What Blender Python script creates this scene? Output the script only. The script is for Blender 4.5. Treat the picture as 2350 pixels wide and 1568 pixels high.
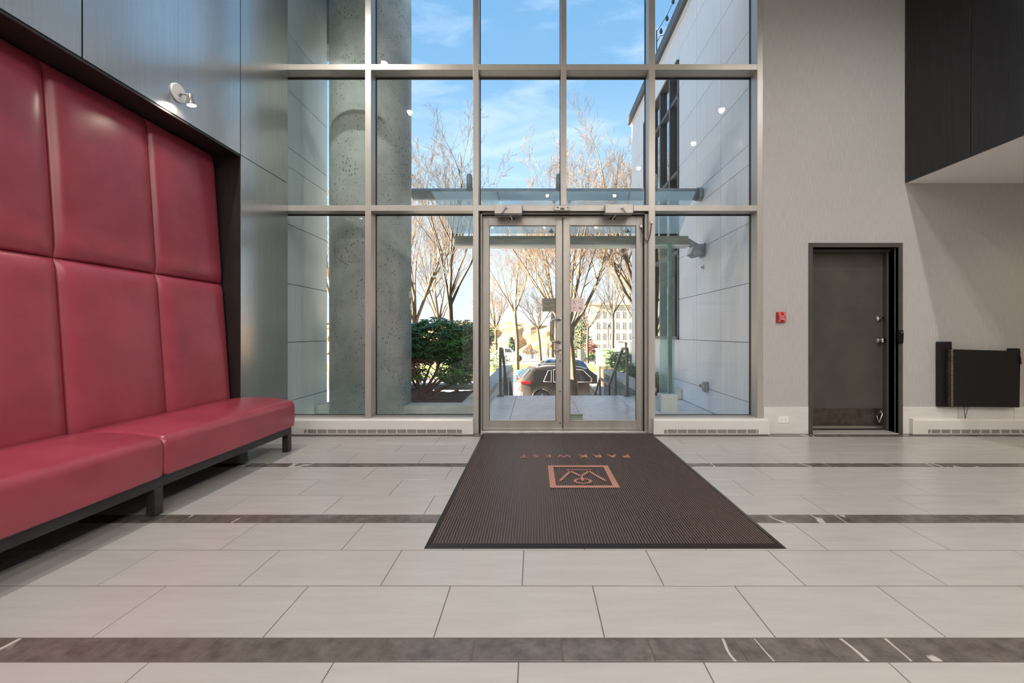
import bpy, math, random
from mathutils import Vector, Matrix

# ------------------------------------------------------------------ camera, world, lights
F = 980.0; CX, CY = 1225.0, 765.0; CH = 1.084
SC = bpy.context.scene
for o in list(bpy.data.objects): bpy.data.objects.remove(o)
COL = SC.collection
cam_d = bpy.data.cameras.new('camera'); cam = bpy.data.objects.new('camera', cam_d); COL.objects.link(cam)
cam.location = (0, 0, CH); cam.rotation_euler = (math.pi/2, 0, 0)
cam_d.sensor_width = 36; cam_d.lens = 36*F/2350
cam_d.shift_x = -(CX-1175)/2350; cam_d.shift_y = -(784-CY)/2350
cam_d.clip_end = 600; cam_d.clip_start = .05
SC.camera = cam
SC.view_settings.view_transform = 'Standard'; SC.view_settings.look = 'None'
SC.view_settings.gamma = 1; SC.view_settings.use_curve_mapping = False
SC.view_settings.exposure = 1.0
SC.cycles.max_bounces = 10; SC.cycles.transparent_max_bounces = 24
SC.cycles.glossy_bounces = 5; SC.cycles.diffuse_bounces = 5
SC.cycles.caustics_reflective = False; SC.cycles.caustics_refractive = False
SC.cycles.sample_clamp_indirect = 6
SC.cycles.use_denoising = True

SKY_STRENGTH = 0.9
SUN_STRENGTH = 42.0
LAMP_W = 92.0          # each ceiling downlight
FILL_W = 200.0         # warm light of the corridor under the soffit

def ease(nt, t, **kw):
    n = nt.nodes.new(t)
    for k, v in kw.items():
        if k in n.inputs: n.inputs[k].default_value = v
        else: setattr(n, k, v)
    return n

W = bpy.data.worlds.new('sky'); SC.world = W; W.use_nodes = True
nt = W.node_tree; nt.nodes.clear(); L = nt.links.new
tc = ease(nt, 'ShaderNodeTexCoord')
sp = ease(nt, 'ShaderNodeSeparateXYZ'); L(tc.outputs['Generated'], sp.inputs[0])
rp = ease(nt, 'ShaderNodeValToRGB'); L(sp.outputs['Z'], rp.inputs[0])
e = rp.color_ramp.elements
e[0].position = 0.0; e[0].color = (.62, .67, .71, 1)
e[1].position = 1.0; e[1].color = (.09, .26, .55, 1)
for p, c in ((.08, (.54, .62, .69, 1)), (.2, (.42, .54, .65, 1)), (.34, (.33, .51, .68, 1)), (.52, (.165, .345, .565, 1)), (.7, (.12, .29, .53, 1))):
    x = e.new(p); x.color = c
mp = ease(nt, 'ShaderNodeMapping'); mp.inputs['Scale'].default_value = (1.3, 1.3, 5.5); mp.inputs['Rotation'].default_value = (0, .18, .4)
L(tc.outputs['Generated'], mp.inputs[0])
nz = ease(nt, 'ShaderNodeTexNoise', Scale=2.6, Detail=7.0, Roughness=.58, Distortion=.6); L(mp.outputs[0], nz.inputs['Vector'])
cr = ease(nt, 'ShaderNodeValToRGB'); L(nz.outputs['Fac'], cr.inputs[0])
cr.color_ramp.elements[0].position = .50; cr.color_ramp.elements[0].color = (0, 0, 0, 1)
cr.color_ramp.elements[1].position = .80; cr.color_ramp.elements[1].color = (.62, .62, .62, 1)
mx = ease(nt, 'ShaderNodeMixRGB'); L(cr.outputs[0], mx.inputs[0]); L(rp.outputs[0], mx.inputs[1]); mx.inputs[2].default_value = (.68, .75, .84, 1)
bg = ease(nt, 'ShaderNodeBackground', Strength=SKY_STRENGTH); L(mx.outputs[0], bg.inputs[0])
wo = ease(nt, 'ShaderNodeOutputWorld'); L(bg.outputs[0], wo.inputs[0])

sun_d = bpy.data.lights.new('sun', 'SUN'); sun = bpy.data.objects.new('sun', sun_d); COL.objects.link(sun)
az, el = math.radians(5), math.radians(15)
sun.rotation_euler = Vector((math.cos(az)*math.cos(el), math.sin(az)*math.cos(el), -math.sin(el))).to_track_quat('-Z', 'Y').to_euler()
sun_d.energy = SUN_STRENGTH; sun_d.color = (1, .80, .58); sun_d.angle = math.radians(.6)

# ------------------------------------------------------------------ helpers
def PX(px, D): return (px-CX)*D/F
def PZ(py, D): return CH+(CY-py)*D/F
def FL(px, py, z=0.0):
    D = F*(CH-z)/(py-CY); return ((px-CX)*D/F, D, z)

class MB:
    """collects shapes and builds one mesh object"""
    def __init__(s): s.v = []; s.f = []; s.m = []; s.cur = 0; s.sm = []
    def add(s, vs, fs, smooth=False):
        n = len(s.v); s.v += [tuple(v) for v in vs]
        for f in fs: s.f.append(tuple(i+n for i in f)); s.m.append(s.cur); s.sm.append(smooth)
    def mat(s, i): s.cur = i; return s
    def box(s, x0, x1, y0, y1, z0, z1):
        if x0 > x1: x0, x1 = x1, x0
        if y0 > y1: y0, y1 = y1, y0
        if z0 > z1: z0, z1 = z1, z0
        s.add([(x0,y0,z0),(x1,y0,z0),(x1,y1,z0),(x0,y1,z0),(x0,y0,z1),(x1,y0,z1),(x1,y1,z1),(x0,y1,z1)],
              [(0,3,2,1),(4,5,6,7),(0,1,5,4),(1,2,6,5),(2,3,7,6),(3,0,4,7)]); return s
    def hexa(s, a, b):
        """two quads (lists of 4 points) joined"""
        s.add(list(a)+list(b), [(3,2,1,0),(4,5,6,7),(0,1,5,4),(1,2,6,5),(2,3,7,6),(3,0,4,7)]); return s
    def tube(s, pts, r, n=8, cap=True, smooth=True):
        pts = [Vector(p) for p in pts]; rs = r if isinstance(r, (list, tuple)) else [r]*len(pts)
        up = None; rings = []
        for i, p in enumerate(pts):
            d = (pts[min(i+1, len(pts)-1)]-pts[max(i-1, 0)])
            if d.length < 1e-9: d = Vector((0,0,1))
            d.normalize()
            if up is None:
                up = Vector((0,0,1)) if abs(d.z) < .9 else Vector((1,0,0))
            a = (up-d*up.dot(d))
            if a.length < 1e-6: a = d.orthogonal()
            a.normalize(); b = d.cross(a); up = a
            rings.append([p+(a*math.cos(2*math.pi*k/n)+b*math.sin(2*math.pi*k/n))*rs[i] for k in range(n)])
        vs = [v for R in rings for v in R]; fs = []
        for i in range(len(pts)-1):
            for k in range(n):
                k2 = (k+1) % n; fs.append((i*n+k, i*n+k2, (i+1)*n+k2, (i+1)*n+k))
        s.add(vs, fs, smooth)
        if cap:
            m = len(s.v)-len(vs)
            s.f.append(tuple(m+k for k in reversed(range(n)))); s.m.append(s.cur); s.sm.append(False)
            s.f.append(tuple(m+(len(pts)-1)*n+k for k in range(n))); s.m.append(s.cur); s.sm.append(False)
        return s
    def cyl(s, a, b, r, n=20, r2=None): return s.tube([a, b], [r, r2 if r2 is not None else r], n)
    def prism(s, poly, axis, a, b):
        """polygon of 2D points extruded along an axis between a and b"""
        def P(u, v, w):
            return {'x': (w, u, v), 'y': (u, w, v), 'z': (u, v, w)}[axis]
        n = len(poly); vs = [P(u, v, a) for u, v in poly]+[P(u, v, b) for u, v in poly]
        fs = [tuple(range(n))[::-1], tuple(range(n, 2*n))]+[(i, (i+1) % n, n+(i+1) % n, n+i) for i in range(n)]
        s.add(vs, fs); return s
    def lathe(s, prof, c, axis='z', n=20, smooth=True):
        """prof: (r, h) pairs"""
        vs = []
        for r, h in prof:
            for k in range(n):
                t = 2*math.pi*k/n; u, v = r*math.cos(t), r*math.sin(t)
                vs.append({'z': (c[0]+u, c[1]+v, c[2]+h), 'y': (c[0]+u, c[1]+h, c[2]+v), 'x': (c[0]+h, c[1]+u, c[2]+v)}[axis])
        fs = [(i*n+k, i*n+(k+1) % n, (i+1)*n+(k+1) % n, (i+1)*n+k) for i in range(len(prof)-1) for k in range(n)]
        s.add(vs, fs, smooth)
        m = len(s.v)-len(vs)
        s.f.append(tuple(m+k for k in range(n))); s.m.append(s.cur); s.sm.append(False)
        s.f.append(tuple(m+(len(prof)-1)*n+k for k in range(n))); s.m.append(s.cur); s.sm.append(False)
        return s
    def mesh(s, name, mats, fix=True):
        me = bpy.data.meshes.new(name); me.from_pydata(s.v, [], s.f)
        for m in (mats if isinstance(mats, (list, tuple)) else [mats]): me.materials.append(m)
        me.polygons.foreach_set('material_index', s.m); me.polygons.foreach_set('use_smooth', s.sm)
        me.update()
        if fix:
            import bmesh
            bm = bmesh.new(); bm.from_mesh(me); bmesh.ops.recalc_face_normals(bm, faces=bm.faces); bm.to_mesh(me); bm.free()
        return me
    def build(s, name, mats, parent=None, bevel=0, seg=2, fix=True, loc=None):
        o = bpy.data.objects.new(name, s.mesh(name, mats, fix)); COL.objects.link(o)
        if loc is not None: o.location = loc
        if parent is not None:
            o.parent = parent
            if loc is None: o.location = -world_loc(parent)
        if bevel:
            b = o.modifiers.new('bevel', 'BEVEL'); b.width = bevel; b.segments = seg; b.limit_method = 'ANGLE'; b.angle_limit = .6
        return o
def world_loc(o):
    v = Vector(o.location)
    while o.parent: o = o.parent; v += Vector(o.location)
    return v
def tag(o, label=None, cat=None, group=None, kind=None):
    if label: o['label'] = label
    if cat: o['category'] = cat
    if group: o['group'] = group
    if kind: o['kind'] = kind
    return o
def empty(name, loc=(0,0,0), label=None, cat=None, group=None, kind=None):
    o = bpy.data.objects.new(name, None); COL.objects.link(o); o.location = loc; o.empty_display_size = .1
    return tag(o, label, cat, group, kind)
def struct(name, loc=(0,0,0)): return empty(name, loc, kind='structure')
def copy_tree(o, parent=None, loc=None):
    c = o.copy(); COL.objects.link(c)
    if parent is not None: c.parent = parent
    if loc is not None: c.location = loc
    for ch in list(o.children): copy_tree(ch, c)
    return c

# ------------------------------------------------------------------ materials
def srgb(r, g, b):
    f = lambda c: (c/255/12.92 if c <= 10 else ((c/255+.055)/1.055)**2.4)
    return (f(r), f(g), f(b), 1)
def base_mat(name, col, rough=.5, metal=0.0, spec=.5):
    m = bpy.data.materials.new(name); m.use_nodes = True
    b = m.node_tree.nodes['Principled BSDF']
    b.inputs['Base Color'].default_value = col; b.inputs['Roughness'].default_value = rough
    b.inputs['Metallic'].default_value = metal; b.inputs['Specular IOR Level'].default_value = spec
    return m, m.node_tree, b
def noisy(name, c1, c2, scale=8, rough=.5, metal=0.0, stretch=(1,1,1), detail=5, bump=0.0, lo=.35, hi=.65, rvar=0.0, coord='Object', rnd=0.0, spec=.5, bdist=.01):
    m, nt, b = base_mat(name, c1, rough, metal, spec); L = nt.links.new
    tc = ease(nt, 'ShaderNodeTexCoord'); mp = ease(nt, 'ShaderNodeMapping'); mp.inputs['Scale'].default_value = stretch
    L(tc.outputs[coord], mp.inputs[0])
    oi = ease(nt, 'ShaderNodeObjectInfo')
    if rnd:
        sc = ease(nt, 'ShaderNodeVectorMath', operation='SCALE'); cb = ease(nt, 'ShaderNodeCombineXYZ')
        L(oi.outputs['Random'], cb.inputs[0]); L(oi.outputs['Random'], cb.inputs[1]); L(oi.outputs['Random'], cb.inputs[2])
        L(cb.outputs[0], sc.inputs[0]); sc.inputs['Scale'].default_value = 37.0; L(sc.outputs[0], mp.inputs['Location'])
    nz = ease(nt, 'ShaderNodeTexNoise', Scale=scale, Detail=detail, Roughness=.6); L(mp.outputs[0], nz.inputs['Vector'])
    rp = ease(nt, 'ShaderNodeValToRGB'); rp.color_ramp.elements[0].position = lo; rp.color_ramp.elements[1].position = hi
    rp.color_ramp.elements[0].color = c1; rp.color_ramp.elements[1].color = c2
    L(nz.outputs['Fac'], rp.inputs[0]); out = rp.outputs[0]
    if rnd:
        hs = ease(nt, 'ShaderNodeHueSaturation'); mr = ease(nt, 'ShaderNodeMapRange'); L(oi.outputs['Random'], mr.inputs[0])
        mr.inputs[3].default_value = 1-rnd; mr.inputs[4].default_value = 1+rnd
        L(mr.outputs[0], hs.inputs['Value']); L(out, hs.inputs['Color']); out = hs.outputs[0]
    L(out, b.inputs['Base Color'])
    if rvar:
        mr = ease(nt, 'ShaderNodeMapRange'); L(nz.outputs['Fac'], mr.inputs[0])
        mr.inputs[3].default_value = rough-rvar; mr.inputs[4].default_value = rough+rvar; L(mr.outputs[0], b.inputs['Roughness'])
    if bump:
        bp = ease(nt, 'ShaderNodeBump', Strength=bump, Distance=bdist); L(nz.outputs['Fac'], bp.inputs['Height']); L(bp.outputs[0], b.inputs['Normal'])
    return m
def glass_mat(name, tint=(.93,.97,.96), f0=.05, gain=.95, rough=0.0, veil=0.0):
    m = bpy.data.materials.new(name); m.use_nodes = True; nt = m.node_tree; nt.nodes.clear(); L = nt.links.new
    tr = ease(nt, 'ShaderNodeBsdfTransparent'); tr.inputs[0].default_value = (*[c**.5 for c in tint], 1)
    gl = ease(nt, 'ShaderNodeBsdfGlossy', Roughness=rough)
    lw = ease(nt, 'ShaderNodeLayerWeight', Blend=.5)
    pw = ease(nt, 'ShaderNodeMath', operation='POWER'); L(lw.outputs['Facing'], pw.inputs[0]); pw.inputs[1].default_value = 5
    ma = ease(nt, 'ShaderNodeMath', operation='MULTIPLY_ADD'); L(pw.outputs[0], ma.inputs[0]); ma.inputs[1].default_value = gain; ma.inputs[2].default_value = f0
    mi = ease(nt, 'ShaderNodeMixShader'); L(ma.outputs[0], mi.inputs[0]); L(tr.outputs[0], mi.inputs[1]); L(gl.outputs[0], mi.inputs[2])
    out = mi.outputs[0]
    if veil:
        df = ease(nt, 'ShaderNodeBsdfTranslucent'); df.inputs[0].default_value = (.75, .88, .86, 1)
        m2 = ease(nt, 'ShaderNodeMixShader'); m2.inputs[0].default_value = veil; L(out, m2.inputs[1]); L(df.outputs[0], m2.inputs[2]); out = m2.outputs[0]
    o = ease(nt, 'ShaderNodeOutputMaterial'); L(out, o.inputs[0])
    return m
def emit_mat(name, col, s):
    m = bpy.data.materials.new(name); m.use_nodes = True; nt = m.node_tree; nt.nodes.clear()
    e = ease(nt, 'ShaderNodeEmission', Strength=s); e.inputs[0].default_value = (*col, 1)
    o = ease(nt, 'ShaderNodeOutputMaterial'); nt.links.new(e.outputs[0], o.inputs[0]); return m
def simple(name, col, rough=.5, metal=0.0, spec=.5): return base_mat(name, col, rough, metal, spec)[0]

M = {}
M['tile'] = noisy('pale_porcelain', srgb(178,173,169), srgb(190,186,182), 3.2, .27, stretch=(.8,5,1), rnd=.018, lo=.25, hi=.75, spec=.55)
M['grout'] = simple('dark_grout', srgb(98,90,82), .9)
M['ceil'] = simple('white_ceiling_paint', (.86,.86,.85,1), .8)
M['wallpaper'] = noisy('grey_grasscloth', srgb(166,164,162), srgb(192,190,188), 130, .75, stretch=(3,3,.06), detail=3, bump=.2, lo=.3, hi=.7, bdist=.002)
M['basetile'] = noisy('white_base_tile', srgb(212,210,207), srgb(220,218,215), 4, .4, stretch=(1,1,5), rnd=.02)
M['panel'] = noisy('dark_laminate', srgb(190,190,190), srgb(203,203,203), 110, .22, metal=.9, stretch=(1,1,.02), detail=2, lo=.2, hi=.8)
M['panelblack'] = noisy('black_laminate', srgb(60,61,64), srgb(68,69,72), 60, .24, metal=.75, stretch=(1,1,.03), detail=3)
M['dark'] = noisy('black_stained_wood', srgb(24,20,19), srgb(35,30,28), 30, .5, stretch=(1,1,.1), detail=3)
M['frameblack'] = noisy('worn_black_paint', srgb(34,35,36), srgb(50,51,52), 22, .42, stretch=(1,.3,1))
M['leather'] = noisy('crimson_leather', srgb(152,56,73), srgb(165,65,83), 5, .32, spec=.75, detail=3, bump=.04, rvar=.03)
M['leatherseam'] = simple('dark_red_seam', srgb(58,14,22), .6)
M['alu'] = noisy('anodised_aluminium', srgb(176,171,164), srgb(184,179,172), 6, .38, metal=.35, stretch=(1,1,.2), detail=2)
M['aludoor'] = noisy('door_aluminium', srgb(168,163,156), srgb(180,175,168), 9, .36, metal=.4, stretch=(1,1,.2), detail=3)
M['gasket'] = simple('black_gasket', srgb(20,22,24), .6)
M['glass'] = glass_mat('clear_glass', (.965,.985,.98), .038)
M['glassleft'] = glass_mat('green_tinted_glass', (.93,.985,.98), .03)
M['glassdoor'] = glass_mat('door_glass', (.955,.98,.97), .03)
M['canopyglass'] = glass_mat('canopy_glass', (.90,.96,.96), .05, veil=.34)
M['finglass'] = glass_mat('green_fin_glass', (.62,.80,.74), .06, veil=.15)
M['mirrorglass'] = glass_mat('reflective_window_glass', (.8,.85,.86), .8, .2)
M['heater'] = noisy('white_enamel', srgb(214,211,207), srgb(220,217,213), 3, .32)
M['heaterdark'] = simple('heater_cavity', srgb(70,66,64), .7)
M['doorgrey'] = noisy('charcoal_door_paint', srgb(72,69,66), srgb(82,78,74), 4, .38, detail=4)
M['steel'] = simple('brushed_steel', srgb(190,186,180), .25, .9)
M['kick'] = noisy('scratched_kick_plate', srgb(88,82,78), srgb(112,106,100), 18, .22, metal=.85, detail=7)
M['chrome'] = simple('bright_chrome', srgb(225,225,225), .08, 1.0)
M['black'] = simple('matte_black', srgb(10,10,11), .55)
M['blackgloss'] = simple('gloss_black_plastic', srgb(9,9,10), .18)
M['red'] = simple('alarm_red', srgb(178,8,18), .3)
M['white'] = simple('white_plastic', srgb(236,236,234), .4)
M['whiteprint'] = simple('white_print', srgb(232,222,218), .5)
M['darkprint'] = simple('dark_print', srgb(52,47,38), .6)
M['redprint'] = simple('red_print', srgb(205,60,72), .6)
M['signgrey'] = simple('grey_sign_plate', srgb(140,134,123), .5)
M['stickergreen'] = simple('green_sticker', srgb(140,156,138), .5)
M['rubber'] = simple('mat_rubber', srgb(34,30,29), .35)
M['carpet'] = noisy('brown_ribbed_carpet', srgb(78,63,60), srgb(118,99,94), 420, .95, detail=2, bump=.6, lo=.3, hi=.7, bdist=.003)
M['carpetlogo'] = noisy('tan_carpet_inlay', srgb(168,118,104), srgb(196,144,128), 300, .95, detail=2)
M['decal'] = simple('frosted_decal', srgb(214,226,234), .6)
M['concrete'] = noisy('cast_concrete', srgb(176,182,176), srgb(206,210,204), 3.5, .8, detail=8, bump=.15, lo=.3, hi=.7)
M['concretedark'] = noisy('damp_concrete', srgb(120,124,118), srgb(150,153,146), 5, .8, detail=8)
M['paving'] = noisy('terrace_paving', srgb(190,192,194), srgb(212,214,216), 6, .42, detail=8, stretch=(1,2,1), rvar=.1)
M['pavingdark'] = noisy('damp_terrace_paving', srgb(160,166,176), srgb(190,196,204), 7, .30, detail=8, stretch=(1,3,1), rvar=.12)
M['extpanel'] = noisy('pale_cement_panel', srgb(240,239,240), srgb(246,245,246), 24, .42, stretch=(1,1,.05), detail=3, rnd=.01)
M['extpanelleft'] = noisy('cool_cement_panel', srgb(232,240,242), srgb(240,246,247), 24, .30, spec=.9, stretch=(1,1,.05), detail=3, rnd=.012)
M['extbody'] = simple('panel_joint_grey', srgb(120,120,124), .8)  # plain grey wall core seen in the open panel joints
M['charcoal'] = noisy('charcoal_metal', srgb(72,74,76), srgb(88,90,92), 60, .5, detail=2)
M['galv'] = noisy('galvanised_steel', srgb(136,148,152), srgb(160,171,174), 14, .45, metal=.3)
M['beam'] = noisy('weathered_beam', srgb(128,134,118), srgb(158,162,146), 7, .7, stretch=(.5,3,3), detail=7)
M['soil'] = noisy('bark_mulch', srgb(44,36,32), srgb(88,76,68), 40, .95, detail=6, bump=1, bdist=.03)
M['leaf'] = noisy('rhododendron_leaf', srgb(40,84,44), srgb(92,150,74), 7, .34, detail=3)
M['leafold'] = noisy('hedge_leaf', srgb(52,86,50), srgb(112,140,84), 5, .5, detail=3)
M['stem'] = noisy('shrub_stem', srgb(62,46,40), srgb(92,70,58), 12, .8)
M['bark'] = noisy('winter_bark', srgb(84,68,52), srgb(126,104,78), 9, .85, detail=6, stretch=(1,1,.4))
M['barkdark'] = noisy('dark_bark', srgb(58,50,43), srgb(84,73,61), 9, .85, detail=6, stretch=(1,1,.4))
M['asphalt'] = noisy('asphalt', srgb(140,142,146), srgb(160,162,166), 30, .8, detail=6)
M['lawn'] = noisy('lawn_grass', srgb(80,112,42), srgb(118,146,62), 8, .95, detail=8, bump=.5)
M['kerb'] = noisy('kerb_concrete', srgb(148,146,140), srgb(170,168,162), 9, .85)
M['stone'] = noisy('split_stone', srgb(92,102,98), srgb(140,146,138), 9, .85, detail=7, bump=.6, rnd=.12, bdist=.02)
M['coping'] = noisy('precast_coping', srgb(160,166,160), srgb(184,188,182), 6, .7)
M['carbrown'] = simple('dark_grey_car_paint', srgb(66,62,60), .16, .5)
M['carroof'] = simple('silver_trim', srgb(214,214,214), .2, .5)
M['carblue'] = simple('blue_car_paint', srgb(58,92,124), .2, .4)
M['carwhite'] = simple('white_car_paint', srgb(232,234,236), .25)
M['carglass'] = simple('dark_car_glass', srgb(52,56,54), .06, .2)
M['tyre'] = simple('tyre_rubber', srgb(36,35,35), .8)
M['rim'] = simple('alloy_rim', srgb(196,196,196), .25, .8)
M['taillight'] = simple('red_lens', srgb(205,28,44), .12)
M['headlight'] = simple('clear_lens', srgb(240,226,190), .1)
M['utility'] = simple('pale_green_cabinet', srgb(214,226,206), .5)
M['utilitydark'] = simple('cabinet_green', srgb(84,136,92), .5)
M['brush'] = noisy('dry_brush', srgb(146,116,82), srgb(196,168,126), 2.5, .95, detail=9, bump=1, bdist=.4)
M['farwhite'] = simple('far_render', srgb(188,178,162), .8)
M['farglass'] = simple('far_window_glass', srgb(150,156,160), .2)
M['conifer'] = noisy('conifer_needles', srgb(40,62,50), srgb(92,112,88), 6, .9, detail=4)
M['redleaf'] = noisy('russet_leaves', srgb(108,58,58), srgb(146,88,80), 6, .9)
M['blossom'] = simple('white_blossom', srgb(238,232,218), .8)
M['wire'] = simple('brown_cable', srgb(84,66,50), .5)
M['bulbglass'] = simple('smoked_bulb', srgb(58,58,56), .2)
M['lamp'] = emit_mat('lamp_glow', (1, .92, .78), 14)
M['lampcool'] = emit_mat('spot_lamp_glow', (1, .93, .82), 30)

# dark stone with white veins
def vein_mat():
    m, nt, b = base_mat('dark_veined_stone', (0,0,0,1), .22, 0, .6); L = nt.links.new
    tc = ease(nt, 'ShaderNodeTexCoord'); oi = ease(nt, 'ShaderNodeObjectInfo'); cb = ease(nt, 'ShaderNodeCombineXYZ'); ad = ease(nt, 'ShaderNodeVectorMath', operation='ADD')
    mu = ease(nt, 'ShaderNodeMath', operation='MULTIPLY'); L(oi.outputs['Random'], mu.inputs[0]); mu.inputs[1].default_value = 61
    L(mu.outputs[0], cb.inputs[0]); L(mu.outputs[0], cb.inputs[1]); L(tc.outputs['Object'], ad.inputs[0]); L(cb.outputs[0], ad.inputs[1])
    n1 = ease(nt, 'ShaderNodeTexNoise', Scale=14, Detail=8, Roughness=.65); L(ad.outputs[0], n1.inputs['Vector'])
    rp = ease(nt, 'ShaderNodeValToRGB'); rp.color_ramp.elements[0].color = srgb(86,78,74); rp.color_ramp.elements[1].color = srgb(120,111,105)
    rp.color_ramp.elements[0].position = .35; rp.color_ramp.elements[1].position = .68; L(n1.outputs['Fac'], rp.inputs[0])
    mp = ease(nt, 'ShaderNodeMapping'); mp.inputs['Rotation'].default_value = (0,0,.7); mp.inputs['Scale'].default_value = (1, .35, 1); L(ad.outputs[0], mp.inputs[0])
    vo = ease(nt, 'ShaderNodeTexNoise', Scale=1.3, Detail=4, Roughness=.5, Distortion=.0); L(mp.outputs[0], vo.inputs['Vector'])
    sb = ease(nt, 'ShaderNodeMath', operation='SUBTRACT'); L(vo.outputs['Fac'], sb.inputs[0]); sb.inputs[1].default_value = .5
    ab = ease(nt, 'ShaderNodeMath', operation='ABSOLUTE'); L(sb.outputs[0], ab.inputs[0])
    lt = ease(nt, 'ShaderNodeMapRange'); L(ab.outputs[0], lt.inputs[0]); lt.inputs[1].default_value = .0016; lt.inputs[2].default_value = .0042; lt.inputs[3].default_value = 1; lt.inputs[4].default_value = 0
    gt = ease(nt, 'ShaderNodeMath', operation='GREATER_THAN'); L(oi.outputs['Random'], gt.inputs[0]); gt.inputs[1].default_value = .45
    m2 = ease(nt, 'ShaderNodeMath', operation='MULTIPLY'); L(lt.outputs[0], m2.inputs[0]); L(gt.outputs[0], m2.inputs[1])
    mx = ease(nt, 'ShaderNodeMixRGB'); L(m2.outputs[0], mx.inputs[0]); L(rp.outputs[0], mx.inputs[1]); mx.inputs[2].default_value = srgb(196,188,180)
    L(mx.outputs[0], b.inputs['Base Color']); return m
M['band'] = vein_mat()
# pitted column concrete
def column_mat():
    m, nt, b = base_mat('pitted_column_concrete', (0,0,0,1), .75); L = nt.links.new
    tc = ease(nt, 'ShaderNodeTexCoord')
    n1 = ease(nt, 'ShaderNodeTexNoise', Scale=1.6, Detail=9, Roughness=.62); L(tc.outputs['Object'], n1.inputs['Vector'])
    rp = ease(nt, 'ShaderNodeValToRGB'); rp.color_ramp.elements[0].color = srgb(160,170,164); rp.color_ramp.elements[1].color = srgb(216,222,216)
    rp.color_ramp.elements[0].position = .3; rp.color_ramp.elements[1].position = .68; L(n1.outputs['Fac'], rp.inputs[0])
    mp = ease(nt, 'ShaderNodeMapping'); mp.inputs['Scale'].default_value = (1,1,.62); L(tc.outputs['Object'], mp.inputs[0])
    vo = ease(nt, 'ShaderNodeTexVoronoi', Scale=30, Randomness=1.0); L(mp.outputs[0], vo.inputs['Vector'])
    n2 = ease(nt, 'ShaderNodeTexNoise', Scale=3, Detail=3); L(tc.outputs['Object'], n2.inputs['Vector'])
    th = ease(nt, 'ShaderNodeMapRange'); L(n2.outputs['Fac'], th.inputs[0]); th.inputs[1].default_value = .35; th.inputs[2].default_value = .75; th.inputs[3].default_value = .12; th.inputs[4].default_value = .34
    lt = ease(nt, 'ShaderNodeMath', operation='LESS_THAN'); L(vo.outputs['Distance'], lt.inputs[0]); L(th.outputs[0], lt.inputs[1])
    mm = ease(nt, 'ShaderNodeMath', operation='MULTIPLY'); L(lt.outputs[0], mm.inputs[0]); mm.inputs[1].default_value = .62
    mx = ease(nt, 'ShaderNodeMixRGB'); L(mm.outputs[0], mx.inputs[0]); L(rp.outputs[0], mx.inputs[1]); mx.inputs[2].default_value = srgb(76,88,86)
    L(mx.outputs[0], b.inputs['Base Color'])
    bp = ease(nt, 'ShaderNodeBump', Strength=.35, Distance=.01); L(n1.outputs['Fac'], bp.inputs['Height']); L(bp.outputs[0], b.inputs['Normal'])
    return m
M['column'] = column_mat()

# ------------------------------------------------------------------ dimensions of the lobby
WY = 4.60          # face of the front wall and of the mullions
GY = 4.748         # glass plane
XL = -2.65         # face of left wall panelling
ZC = 5.2           # ceiling
XR = 7.4; YB = -8.0
XS = 3.995; ZS = 2.703   # black bulkhead edge and soffit height

# ---- floor
fl = struct('floor'); MB().box(XL-.25, XR, YB, 4.80, -.2, -.0016).build('floor_bed', M['grout'], fl)
g = .0035
rows = []   # (y0, y1, kind, phase)
y = 4.575
TP = .609
def add_rows():
    # bands end (far edge) at 4.58 ; pattern going towards the camera : band .105, three rows .3045
    out = []; far = 4.580; parity = None
    ybands = [(4.470, 4.580), (3.463, 3.563), (2.441, 2.551), (1.4094, 1.520)]
    joints = [[4.4697, 4.1696, 3.866, 3.5638], [3.4638, 3.1607, 2.8564, 2.5517], [2.4409, 2.1355, 1.8326, 1.520]]
    ph = [[-.36, -.05, -.36], [-.05, -.36, -.05], [-.355, -.05, -.357]]
    for J, P in zip(joints, ph):
        for a, b, p in zip(J[:-1], J[1:], P): out.append((b, a, 't', p))
    for a, b in ybands: out.append((a, b, 'b', 0))
    yy = 1.4094; p = -.05
    while yy > YB:
        for k in range(3):
            out.append((yy-.305, yy, 't', p)); yy -= .305; p = -.36 if p == -.05 else -.05
        out.append((yy-.108, yy, 'b', 0)); yy -= .108
    return out
BPH = {4.470: .10, 3.463: .02, 2.441: 1.635, 1.4094: -.2085}
tile_cache = {}
rest = MB()
restb = MB()
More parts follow.
